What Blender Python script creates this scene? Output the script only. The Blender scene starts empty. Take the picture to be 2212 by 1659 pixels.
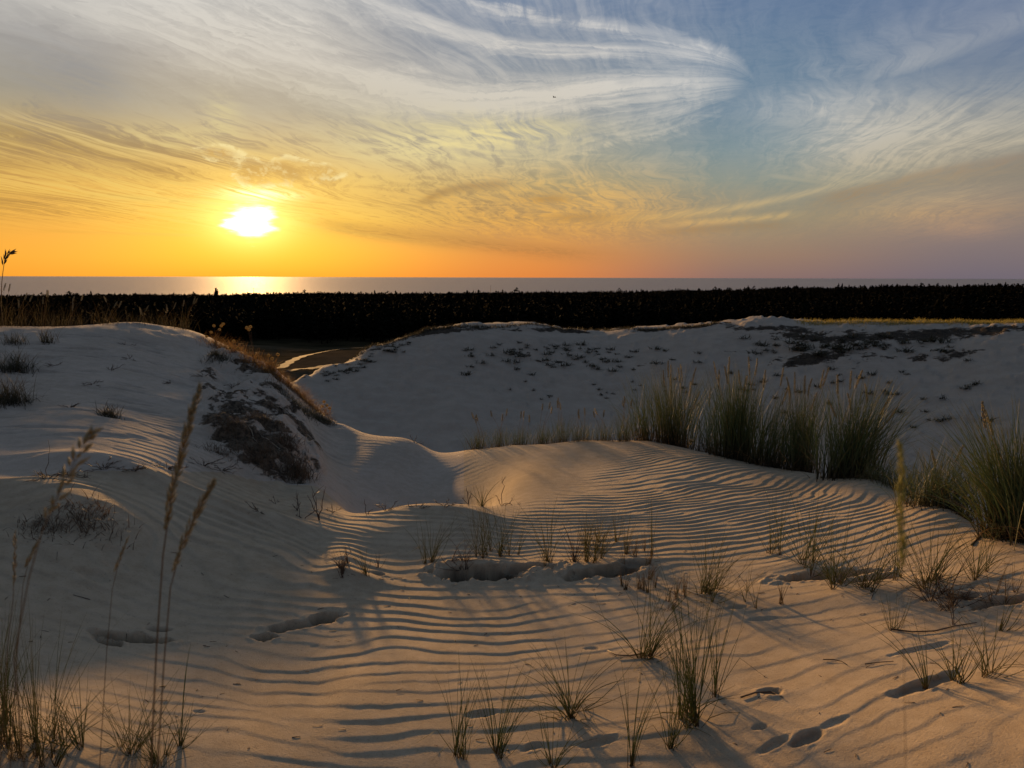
import bpy, bmesh, math, random
import numpy as np
from mathutils import Vector, Matrix, Euler

S = bpy.context.scene
COL = S.collection
R = math.radians

# ------------------------------------------------------------------ camera
EYE = 1.40                      # metres above the sand at the photographer's feet
FPX = 1727.0                    # focal length for a 2212 px wide picture
PITCH, ROLL = 7.6, 0.155
cam_d = bpy.data.cameras.new('camera')
cam_d.sensor_width = 36.0
cam_d.lens = 36.0 * FPX / 2212.0
cam_d.clip_start, cam_d.clip_end = 0.05, 250000.0
cam = bpy.data.objects.new('camera', cam_d)
cam.rotation_mode = 'XYZ'
CAMROT = Matrix.Rotation(R(90 - PITCH), 3, 'X') @ Matrix.Rotation(R(ROLL), 3, 'Z')
cam.matrix_world = Matrix.Translation((0, 0, EYE)) @ CAMROT.to_4x4()
cam_d.dof.use_dof = True
cam_d.dof.focus_distance = 7.0
cam_d.dof.aperture_fstop = cam_d.lens / 2.2
COL.objects.link(cam)
S.camera = cam

def ray(u, v):
    """direction of a picture point (2212 x 1659 px)"""
    return CAMROT @ Vector(((u - 1106.0) / FPX, (829.5 - v) / FPX, -1.0)).normalized()

def azel(u, v):
    d = ray(u, v)
    return math.degrees(math.atan2(d.x, d.y)), math.degrees(math.asin(d.z))

def azq(u, v):
    d = ray(u, v)
    return math.atan2(d.x, d.y), d.z / math.hypot(d.x, d.y)

def lin(r, g, b):
    f = lambda c: c / 255 / 12.92 if c <= 10 else ((c / 255 + 0.055) / 1.055) ** 2.4
    return (f(r), f(g), f(b), 1.0)

# ------------------------------------------------------------------ exposure
EXPO = 1.3
S.view_settings.view_transform = 'Standard'
S.view_settings.look = 'None'
S.view_settings.exposure = EXPO
S.view_settings.gamma = 1.0
S.view_settings.use_curve_mapping = False

# ------------------------------------------------------------------ sun
SUN_AZ, SUN_EL = azel(540, 478)
SUN_EL_LAMP = 4.65
sun_d = bpy.data.lights.new('sun', 'SUN')
sun_d.energy = 2.25
sun_d.angle = R(2.3)
sun_d.color = (1.0, 0.55, 0.20)
sun = bpy.data.objects.new('sun', sun_d)
_a, _e = R(SUN_AZ), R(SUN_EL_LAMP)
sdir = Vector((math.sin(_a) * math.cos(_e), math.cos(_a) * math.cos(_e), math.sin(_e)))
sun.rotation_mode = 'QUATERNION'
sun.rotation_quaternion = sdir.to_track_quat('Z', 'Y')
sun.location = (0, 0, 30)
COL.objects.link(sun)

# ------------------------------------------------------------------ node helpers
class NT:
    def __init__(s, tree):
        s.t = tree; tree.nodes.clear()
    def n(s, typ, **kw):
        x = s.t.nodes.new(typ)
        for k, v in kw.items(): setattr(x, k, v)
        return x
    def put(s, sock, v):
        if isinstance(v, V): s.t.links.new(v.o, sock)
        elif isinstance(v, bpy.types.NodeSocket): s.t.links.new(v, sock)
        elif v is not None: sock.default_value = v
    def m(s, op, a, b=None, c=None, clamp=False):
        x = s.n('ShaderNodeMath', operation=op); x.use_clamp = clamp
        for i, q in enumerate((a, b, c)):
            if q is not None: s.put(x.inputs[i], q)
        return V(s, x.outputs[0])
    def ss(s, x, a, b, lo=0.0, hi=1.0):
        q = s.n('ShaderNodeMapRange', interpolation_type='SMOOTHSTEP')
        s.put(q.inputs[0], x); s.put(q.inputs[1], a); s.put(q.inputs[2], b)
        s.put(q.inputs[3], lo); s.put(q.inputs[4], hi)
        return V(s, q.outputs[0])
    def lerp(s, x, a, b, lo=0.0, hi=1.0):
        q = s.n('ShaderNodeMapRange')
        s.put(q.inputs[0], x); s.put(q.inputs[1], a); s.put(q.inputs[2], b)
        s.put(q.inputs[3], lo); s.put(q.inputs[4], hi)
        return V(s, q.outputs[0])
    def xyz(s, a, b, c=0.0):
        q = s.n('ShaderNodeCombineXYZ')
        for i, v in enumerate((a, b, c)): s.put(q.inputs[i], v)
        return V(s, q.outputs[0])
    def noise(s, vec, scale=1.0, detail=6.0, rough=0.55, dist=0.0, lac=2.0, col=False):
        q = s.n('ShaderNodeTexNoise')
        if vec is not None: s.put(q.inputs['Vector'], vec)
        s.put(q.inputs['Scale'], scale); s.put(q.inputs['Detail'], detail)
        s.put(q.inputs['Roughness'], rough); s.put(q.inputs['Distortion'], dist); s.put(q.inputs['Lacunarity'], lac)
        return V(s, q.outputs['Color' if col else 0])
    def curve(s, x, pts, x0, x1, y0, y1):
        """y(x) through pts; Float Curve node"""
        q = s.n('ShaderNodeFloatCurve')
        c = q.mapping.curves[0]
        P = sorted([((a - x0) / (x1 - x0), (b - y0) / (y1 - y0)) for a, b in pts])
        P = [(min(max(a, 0), 1), min(max(b, 0), 1)) for a, b in P]
        c.points[0].location = P[0]; c.points[1].location = P[-1]
        for p in P[1:-1]: c.points.new(*p)
        for p in c.points: p.handle_type = 'AUTO_CLAMPED'
        q.mapping.extend = 'HORIZONTAL'
        q.mapping.update()
        s.put(q.inputs['Value'], s.lerp(x, x0, x1))
        return V(s, q.outputs[0]) * (y1 - y0) + y0
    def ramp(s, fac, stops, interp='LINEAR'):
        q = s.n('ShaderNodeValToRGB'); cr = q.color_ramp; cr.interpolation = interp
        cr.elements[0].position = stops[0][0]; cr.elements[0].color = stops[0][1]
        cr.elements[1].position = stops[-1][0]; cr.elements[1].color = stops[-1][1]
        for p, c in stops[1:-1]:
            e = cr.elements.new(p); e.color = c
        s.put(q.inputs[0], fac)
        return V(s, q.outputs[0])
    def mix(s, f, a, b, blend='MIX', clampf=True):
        q = s.n('ShaderNodeMix', data_type='RGBA', blend_type=blend); q.clamp_factor = clampf
        s.put(q.inputs[0], f); s.put(q.inputs[6], a); s.put(q.inputs[7], b)
        return V(s, q.outputs[2])
    def vmul(s, a, k):
        q = s.n('ShaderNodeVectorMath', operation='SCALE'); s.put(q.inputs[0], a); s.put(q.inputs[3], k)
        return V(s, q.outputs[0])
    def vadd(s, a, b):
        q = s.n('ShaderNodeVectorMath', operation='ADD'); s.put(q.inputs[0], a); s.put(q.inputs[1], b)
        return V(s, q.outputs[0])

class V:
    def __init__(s, nt, o): s.nt, s.o = nt, o
    def __add__(s, b): return s.nt.m('ADD', s, b)
    __radd__ = __add__
    def __sub__(s, b): return s.nt.m('SUBTRACT', s, b)
    def __rsub__(s, b): return s.nt.m('SUBTRACT', b, s)
    def __mul__(s, b): return s.nt.m('MULTIPLY', s, b)
    __rmul__ = __mul__
    def __truediv__(s, b): return s.nt.m('DIVIDE', s, b)
    def __rtruediv__(s, b): return s.nt.m('DIVIDE', b, s)
    def __pow__(s, b): return s.nt.m('POWER', s, b)
    def exp(s): return s.nt.m('EXPONENT', s)
    def abs(s): return s.nt.m('ABSOLUTE', s)
    def max(s, b): return s.nt.m('MAXIMUM', s, b)
    def min(s, b): return s.nt.m('MINIMUM', s, b)
    def sat(s): return s.nt.m('ADD', s, 0.0, clamp=True)

# ------------------------------------------------------------------ sky (world)
def build_sky():
    W = bpy.data.worlds.new('World'); S.world = W; W.use_nodes = True
    N = NT(W.node_tree)
    out = N.n('ShaderNodeOutputWorld'); bg = N.n('ShaderNodeBackground')
    N.t.links.new(bg.outputs[0], out.inputs[0])
    bg.inputs[1].default_value = 0.1
    tc = N.n('ShaderNodeTexCoord'); sep = N.n('ShaderNodeSeparateXYZ')
    N.t.links.new(tc.outputs['Generated'], sep.inputs[0])
    x, y, z = (V(N, sep.outputs[i]) for i in range(3))
    az = N.m('ARCTAN2', x, y) * (180 / math.pi)
    el = N.m('ARCSINE', z) * (180 / math.pi)
    aaz = az.abs()
    # --- clear air and haze: colour by height at five bearings round the western sky, and the dusk side behind
    E0, E1 = 0.0, 40.0
    def station(pts):
        return N.ramp(N.lerp(el, E0, E1), [((e - E0) / (E1 - E0), lin(*c)) for e, c in pts])
    up = [(27, (108, 122, 144)), (40, (84, 102, 134))]
    stL = station([(0, (236, 152, 42)), (1.2, (238, 160, 48)), (4, (226, 162, 58)), (6.5, (205, 158, 76)), (8.5, (176, 155, 106)), (11, (146, 142, 130)), (14, (148, 147, 147)), (18, (150, 152, 156))] + up)
    stS = station([(0, (247, 150, 20)), (1.5, (250, 172, 28)), (4, (252, 196, 52)), (6.5, (232, 186, 86)), (8.5, (194, 172, 122)), (11, (157, 152, 138)), (14, (154, 151, 148)), (18, (152, 156, 160))] + up)
    stC = station([(0, (218, 126, 62)), (1.5, (214, 134, 66)), (4, (198, 148, 80)), (6.5, (168, 154, 114)), (8.5, (150, 150, 136)), (11, (142, 146, 146)), (14, (126, 138, 152)), (18, (108, 128, 156))] + up)
    stM = station([(0, (134, 108, 106)), (1.5, (148, 120, 104)), (4, (146, 136, 114)), (6.5, (122, 138, 136)), (8.5, (108, 134, 145)), (11, (100, 128, 150)), (14, (98, 124, 150)), (18, (92, 116, 150))] + up)
    stR = station([(0, (112, 104, 116)), (2, (126, 113, 116)), (4, (136, 122, 114)), (6.5, (132, 126, 116)), (8.5, (124, 128, 128)), (11, (108, 124, 144)), (14, (106, 122, 148)), (18, (100, 118, 150))] + up)
    stE = station([(0, (80, 84, 100)), (5, (98, 94, 110)), (11, (88, 94, 116)), (18, (84, 92, 110)), (27, (84, 94, 114)), (40, (88, 100, 122))])
    def stations(L, Su, C, M, Rr, Ea):
        c = N.mix(N.ss(az, -31, -19), L, Su)
        c = N.mix(N.ss(az, -17, 1), c, C)
        c = N.mix(N.ss(az, 0, 17), c, M)
        c = N.mix(N.ss(az, 16, 31), c, Rr)
        return N.mix(N.ss(aaz, 40, 110), c, Ea)
    base = stations(stL, stS, stC, stM, stR, stE)
    nish = N.n('ShaderNodeTexSky', sky_type='NISHITA')
    nish.sun_disc = False; nish.sun_elevation = R(SUN_EL_LAMP); nish.sun_rotation = R(SUN_AZ)
    nish.altitude = 50; nish.air_density = 1.0; nish.dust_density = 1.5; nish.ozone_density = 1.5
    nsk = N.vmul(V(N, nish.outputs[0]), 0.06 * 2 ** EXPO)
    base = N.mix(N.ss(el, 16, 38, 0.05, 0.5), base, nsk)
    # --- lit cloud colour
    cL = station([(0, (240, 165, 60)), (4, (240, 180, 75)), (7, (226, 186, 100)), (9, (205, 180, 130)), (11.5, (182, 174, 158)), (14, (196, 191, 182)), (18, (205, 202, 197)), (40, (140, 143, 150))])
    cS = station([(0, (255, 180, 40)), (4, (255, 225, 110)), (7, (248, 214, 122)), (9, (222, 207, 166)), (11.5, (206, 195, 172)), (14, (212, 204, 190)), (18, (216, 212, 205)), (40, (140, 143, 150))])
    cC = station([(0, (232, 142, 70)), (2, (232, 150, 72)), (4, (236, 180, 92)), (6, (226, 190, 116)), (8, (216, 198, 154)), (11, (208, 200, 184)), (14, (212, 206, 196)), (18, (206, 204, 202)), (40, (140, 143, 150))])
    cM = station([(0, (160, 124, 108)), (2, (190, 140, 104)), (4, (196, 168, 118)), (6, (178, 168, 140)), (9, (198, 194, 184)), (13, (206, 205, 202)), (18, (172, 180, 192)), (40, (136, 142, 152))])
    cR = station([(0, (128, 112, 114)), (2.5, (156, 130, 116)), (4, (182, 150, 116)), (6, (184, 168, 138)), (9, (188, 181, 165)), (12, (170, 172, 172)), (18, (140, 152, 174)), (40, (130, 138, 150))])
    cE = station([(0, (76, 74, 84)), (8, (96, 88, 98)), (18, (92, 94, 108)), (40, (104, 110, 124))])
    cld = stations(cL, cS, cC, cM, cR, cE)
    # --- coordinates on the cirrus sheet, fibres run towards bearing 11 deg
    zc = z.max(0.0) + 0.035
    X, Y = x / zc, y / zc
    ca, sa = math.cos(R(11)), math.sin(R(11))
    A = X * ca - Y * sa
    B = X * sa + Y * ca
    wA = (N.noise(N.xyz(A * 0.25, B * 0.10, 3.1), 1.0, 3) - 0.5)
    wB = (N.noise(N.xyz(A * 1.1, B * 0.5, 7.7), 1.0, 4) - 0.5)
    Aw = A + wA * 2.2 + wB * 0.5
    wC = (N.noise(N.xyz(A * 3.0, B * 1.4, 2.9), 1.0, 4) - 0.5)
    fib = N.noise(N.xyz(Aw * 1.5, B * 0.16, 1.7), 1.0, 9, 0.62, 0.35)
    fine = N.noise(N.xyz(Aw * 7.5 + wB * 1.6 + wC * 0.6, B * 0.30 + wB * .6, 5.2), 1.0, 7, 0.62, 0.5)
    hair = N.noise(N.xyz(Aw * 22.0 + wB * 5.0 + wC * 2.6, B * 1.0 + wC * .6, 1.2), 1.0, 5, 0.62, 0.4)
    curl = N.noise(N.xyz(A * 3.4 + wB * 2.6, B * 1.9 + wB * 2.0, 9.4), 1.0, 8, 0.66, 1.5)
    patch = N.noise(N.xyz(A * 0.45 + wB * .5, B * 0.22, 4.4), 1.0, 5, 0.55, 0.3)
    rn = N.noise(N.xyz(az * 0.15 + wB * 1.6, el * 0.40 + wB * 1.2 + wA * 1.5, 6.6), 1.0, 7, 0.60, 1.2)
    ridge = (1.0 - ((rn - 0.5).abs() * 8.0)).max(0.0)
    ridge = ridge * ridge
    rn2 = N.noise(N.xyz(az * 0.42 + wC * 3.0, el * 1.25 + wB * 3.0, 3.3), 1.0, 6, 0.62, 1.6)
    ridge2 = (1.0 - ((rn2 - 0.5).abs() * 8.0)).max(0.0)
    fK = N.ss(fine * 0.6 + hair * 0.4, 0.40, 0.60)          # crisp strands 0..1
    cK = N.ss(curl * 0.75 + hair * 0.25, 0.38, 0.62)        # torn wisps 0..1
    pK = N.ss(patch, 0.38, 0.62)
    AX0, AX1, EY0, EY1 = -60.0, 60.0, -4.0, 44.0
    def cv(pts):
        return N.curve(az, [azel(*p) for p in pts], AX0, AX1, EY0, EY1)
    def gate(u0, u1, u2, u3):
        f = lambda u: azel(u, 500)[0]
        g = N.ss(az, f(u0), f(u1)) * N.ss(az, f(u2), f(u3), 1.0, 0.0)
        return g
    PXD = 180 / math.pi / FPX           # degrees per picture pixel
    def band(pts, wup, wdn, g):
        """soft streak along a curve; wup/wdn in px above and below"""
        d = (el - cv(pts)) * (1 / PXD)
        up_ = (d.max(0.0) / wup); dn_ = (d.min(0.0) / wdn)
        return ((up_ * up_ + dn_ * dn_) * -1.0).exp() * g
    def blob(u, v, ru, rv, rot=0.0):
        a0, e0 = azel(u, v)
        dx = (az - a0) / (ru * PXD); dy = (el - e0) / (rv * PXD)
        c_, s_ = math.cos(R(rot)), math.sin(R(rot))
        p = dx * c_ + dy * s_ if rot else dx
        q = dy * c_ - dx * s_ if rot else dy
        return ((p * p + q * q) * -1.0).exp()
    D = None
    # thin veil of fibres everywhere, denser low in the west and to the left
    lowveil = N.ss(el, 1.0, 4.5) * N.ss(el, 22, 60, 1.0, 0.55)
    D = (pK * 0.45 + 0.15) * (fK * 0.55 + cK * 0.45 + 0.1) * lowveil * N.ss(az, 2, 18, 1.0, 0.30)
    D = D.max(N.ss(fib * 0.7 + patch * 0.4, 0.50, 0.72) * N.ss(az, 4, 20) * N.ss(el, 2, 6) * 0.22)
    # the great plume: between an upper and a lower edge that meet at a tip
    U = cv([(-500, -760), (0, -520), (500, -270), (900, -75), (1030, -14), (1200, 26), (1400, 58), (1500, 86), (1580, 118), (1616, 150), (1640, 190)])
    L = cv([(-500, 200), (0, 255), (250, 298), (500, 385), (800, 440), (1000, 425), (1150, 385), (1300, 338), (1450, 292), (1560, 244), (1616, 210), (1640, 191)])
    rag = (curl - 0.5) * 3.2 + (hair - 0.5) * 1.4
    span = (U - L).max(0.15)
    t = (el - L) / span
    tw = t + rag * 0.025 + wB * 0.06
    tipg = N.ss(az + rag * 0.8, azel(1500, 190)[0], azel(1665, 190)[0], 1.0, 0.0)
    M = N.ss(el - L + rag * 1.2, -1.1, 1.9) * N.ss(U - el + rag * 0.9, -0.25, 0.65) * tipg
    sf = N.noise(N.xyz(tw * 9.0, az * 0.045 + wB * .6, 2.2), 1.0, 7, 0.62, 0.25)
    sf2 = N.noise(N.xyz(tw * 34.0 + wC * 1.2, az * 0.11 + rag * 0.12, 8.2), 1.0, 6, 0.64, 0.4)
    strand = N.ss(sf * 0.55 + sf2 * 0.45, 0.39, 0.60)
    prof_c = N.curve(tw, [(0, .55), (.06, .66), (.16, .55), (.30, .50), (.40, .74), (.48, 1.0), (.56, .80), (.62, .40), (.69, .12), (.74, .80), (.79, .80), (.86, .12), (.92, .55), (.98, .95), (1.0, .8)], 0, 1, 0, 1)
    prof_l = N.curve(tw, [(0, .20), (.12, .14), (.22, .26), (.34, .50), (.47, .98), (.58, .92), (.72, .70), (.85, .65), (1.0, .55)], 0, 1, 0, 1)
    prof_r = N.curve(tw, [(0, .78), (.2, .52), (.38, .60), (.52, .66), (.66, .46), (.80, .80), (.92, 1.0), (1.0, 1.0)], 0, 1, 0, 1)
    f = lambda u: azel(u, 200)[0]
    prof = prof_l + (prof_c - prof_l) * N.ss(az, f(620), f(950))
    prof = prof + (prof_r - prof) * N.ss(az, f(1250), f(1480))
    plume = M * (prof * (strand * 0.66 + 0.42) + (cK - 0.5) * 0.16 + (fK - 0.5) * 0.10 + ridge * 0.08)
    rimU = ((U - el + rag * 0.5) * (1 / 0.35)); rimU = ((rimU * rimU) * -1.0).exp() * N.ss(az, f(1150), f(1400)) * tipg
    plume = plume + rimU * 0.50
    plume = plume * N.ss(az, f(-300), f(150), 0.6, 1.0) * N.ss(aaz, 34, 60, 1.0, 0.0)
    D = D.max(plume)
    # feathered bank under the plume, golden
    fz = cK * 0.75 + fK * 0.25
    D = D.max((blob(940, 315, 190, 50, 8) * 0.95 + blob(1130, 285, 150, 30, 4) * 0.6 + blob(500, 330, 120, 40, -10) * 0.5) * fz)
    D = D.max(blob(1180, 430, 260, 62, -6) * (cK * 0.6 + fK * 0.4))
    # right-hand sheet, its bright lower edge and the low patch under it
    hz = 0.45 + 0.42 * cK + 0.38 * fK
    Sl = [(1100, 486), (1300, 476), (1500, 460), (1650, 438), (1730, 420), (1800, 402), (1900, 372), (2050, 335), (2212, 305), (2600, 230)]
    D = D.max(band(Sl, 70, 14, gate(1640, 1820, 2600, 2900)) * hz * 0.80)
    D = D.max(band(Sl, 9, 7, gate(1150, 1500, 1800, 1950)) * N.ss(fine, 0.3, 0.55, 0.5, 1.0) * 0.9)
    D = D.max((blob(1900, 335, 190, 75, 6) * 0.85 + blob(2120, 250, 260, 70, -6) * 0.5 + blob(1760, 225, 130, 34, -8) * 0.42) * hz)
    D = D.max((blob(2010, 450, 150, 48, -14) * 0.8 + blob(2090, 500, 60, 16, -28) * 0.5) * hz)
    D = D.max(band([(1380, 492), (1500, 482), (1600, 474), (1700, 464), (1760, 455)], 7, 7, gate(1380, 1480, 1690, 1760)) * N.ss(fine, 0.32, 0.56, 0.35, 1.0) * 0.85)
    D = D.max(band([(1600, 372), (1700, 384), (1800, 398)], 8, 6, gate(1620, 1680, 1760, 1820)) * 0.5)
    D = D.max(band([(1700, 240), (1900, 160), (2050, 108), (2212, 45), (2500, -60)], 46, 18, gate(1760, 1950, 2600, 2900)) * (fK * 0.7 + 0.2) * 0.62)
    D = D.max(band([(1640, 200), (1800, 150), (2000, 60), (2212, -40), (2500, -160)], 60, 40, gate(1640, 1800, 2600, 2900)) * (fK * 0.6 + cK * 0.3) * 0.36)
    # long low streaks over the sea
    D = D.max(band([(-300, 396), (0, 406), (250, 424), (480, 442), (700, 474)], 6, 8, gate(-900, -400, 420, 640)) * 0.8)
    D = D.max(band([(-300, 262), (0, 256), (200, 284), (300, 320)], 18, 40, gate(-900, -400, 180, 420)) * N.ss(fine, 0.3, 0.6, 0.3, 1.0) * 0.8)
    D = D.max(band([(60, 497), (250, 503), (430, 508)], 3, 4, gate(40, 130, 380, 470)) * 0.6)
    D = D.max(band([(640, 482), (900, 522), (1150, 548), (1400, 556)], 4, 6, gate(560, 720, 1150, 1400)) * 0.45)
    D = (D + (ridge2 - 0.3) * 0.05 * lowveil).sat()
    sky = N.mix(D, base, cld)
    gl = N.ss(az, -8, -20) * N.ss(el, 2, 5) * N.ss(el, 10.5, 8)
    sky = N.mix((fK * (0.4 + 0.6 * pK) * gl * 0.5).sat(), sky, lin(240, 205, 112))
    sky = N.mix(((1.0 - fK) * (1.0 - pK) * gl * 0.6).sat(), sky, lin(166, 132, 72))
    bank = (blob(940, 312, 190, 50, 8) + blob(1120, 282, 130, 26, 4) * 0.8 + blob(480, 262, 34, 40, -40) * 0.9 + blob(370, 300, 90, 26, -14) * 0.7)
    sky = N.mix((bank * (cK * 0.7 + fK * 0.3) * 0.75).sat(), sky, lin(236, 218, 152))
    emb = blob(1120, 455, 330, 70, -7) * N.ss(el, 1.2, 3.0)
    sky = N.mix((emb * (fK * 0.6 + cK * 0.4) * 0.6).sat(), sky, lin(236, 176, 88))
    sky = N.mix((emb * ((1.0 - fK) * 0.6 + (1.0 - cK) * 0.4) * 0.45).sat(), sky, lin(140, 122, 96))
    # darker undersides and gaps
    dk = (band([(-200, 330), (100, 350), (350, 372), (520, 400)], 20, 22, gate(-500, -100, 380, 520)) * 0.20
          + band([(620, 470), (800, 500), (1000, 522), (1200, 545), (1400, 556)], 15, 16, gate(620, 760, 1150, 1400)) * 0.45
          + band([(900, 440), (980, 408), (1080, 398)], 9, 11, gate(880, 940, 1060, 1130)) * 0.5
          + blob(1185, 430, 46, 10, 2) * 0.5 + blob(1250, 470, 70, 9, 6) * 0.4
          + band([(1700, 440), (1850, 412), (2000, 376), (2212, 338)], 9, 26, gate(1700, 1840, 2200, 2500)) * 0.34
          + band([(1380, 505), (1560, 492), (1700, 484)], 8, 9, gate(1380, 1480, 1650, 1740)) * 0.25
          + blob(190, 165, 70, 55, 0) * 0.30 + blob(330, 265, 260, 44, -8) * 0.12 + blob(60, 120, 70, 70, 0) * 0.15)
    dk = dk * (0.35 + 0.5 * cK + 0.4 * fK)
    # smoky strands between the bright ones over the whole western sky
    smk = ((1.0 - fK) * 0.5 + (1.0 - cK) * 0.5) * lowveil * N.ss(az, 12, -6) * N.ss(el, 13, 9)
    dk = dk + N.ss(smk, 0.35, 1.0) * 0.30
    dkc = N.mix(N.ss(el, 5, 11), lin(150, 112, 70), lin(112, 120, 136))
    sky = N.mix(dk.sat(), sky, dkc)
    # small torn cumulus above the sun: bright rims, smoky bodies
    cn = N.noise(N.xyz(az * 0.8, el * 1.3, 2.0), 1.0, 8, 0.68, 0.5)
    cum = (blob(545, 372, 34, 24) + blob(620, 360, 40, 20) + blob(700, 368, 50, 15) + blob(470, 330, 40, 16) + blob(610, 392, 90, 14) * 0.5)
    body = N.ss(cum * (cn * 2.6 - 0.7), 0.22, 0.62)
    rim = N.ss(cum * (cn * 2.4 - 0.55), 0.16, 0.36) * N.ss(cn, 0.42, 0.62) - body * 0.5
    sky = N.mix(body * 0.55, sky, lin(212, 168, 92))
    sky = N.mix((rim * 0.75).sat(), sky, lin(255, 236, 172))
    # --- sun glare through the veil
    dx = (az - SUN_AZ) * math.cos(R(SUN_EL)); dy = el - SUN_EL
    gn = (N.noise(N.xyz(az * 0.35, el * 1.7, 0.0), 1.0, 5) - 0.5)
    hx = dx * 0.62
    rr = ((hx * hx + dy * dy) + 1e-6) ** 0.5
    r2 = ((dx * dx * 0.52 + dy * dy) ** 0.5) + gn * 2.0 + (hair - 0.5) * 0.5
    halo = (rr * -0.34).exp() * 0.08 + (rr * -0.85).exp() * 0.62
    colr = N.vmul(lin(255, 190, 34)[:3], halo)
    colr = N.vadd(colr, N.vmul((1.0, 0.86, 0.38), (rr * rr * -0.42).exp() * 0.6))
    colr = N.vadd(colr, N.vmul((1.0, 0.93, 0.75), N.ss(r2, 0.30, 1.45, 3.0, 0.0)))
    glint = blob(560, 420, 60, 12, -6) * N.ss(fine, 0.4, 0.6)
    colr = N.vadd(colr, N.vmul((1.0, 0.9, 0.6), glint * 1.1))
    sky = N.vadd(sky, N.vmul(colr, N.ss(aaz, 70, 120, 1.0, 0.0)))
    # below the horizon: the sea's grey
    sky = N.mix(N.ss(el, -1.5, -0.2), lin(96, 96, 104), sky)
    N.put(bg.inputs[0], N.vmul(sky, 10.0 / 2 ** EXPO))
    W.cycles.sampling_method = 'MANUAL'; W.cycles.sample_map_resolution = 1024
build_sky()

# ------------------------------------------------------------------ terrain
# Heights are an interpolating thin-plate surface over (bearing, log distance) through surveyed points.
def tps_fit(P, val, reg=1e-6):
    n = len(P)
    d2 = ((P[:, None, :] - P[None, :, :]) ** 2).sum(2)
    K = 0.5 * d2 * np.log(d2 + 1e-12) + reg * np.eye(n)
    Q = np.hstack([np.ones((n, 1)), P])
    A = np.zeros((n + 3, n + 3)); A[:n, :n] = K; A[:n, n:] = Q; A[n:, :n] = Q.T
    b = np.zeros(n + 3); b[:n] = val
    return P, np.linalg.solve(A, b)
def tps_eval(fit, X):
    P, w = fit; n = len(P); out = np.empty(len(X))
    for i in range(0, len(X), 60000):
        x = X[i:i + 60000]
        d2 = ((x[:, None, 0] - P[None, :, 0]) ** 2 + (x[:, None, 1] - P[None, :, 1]) ** 2).astype(np.float32) + 1e-12
        k = 0.5 * d2 * np.log(d2)
        out[i:i + 60000] = k @ w[:n].astype(np.float32) + w[n] + x @ w[n + 1:]
    return out

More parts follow.
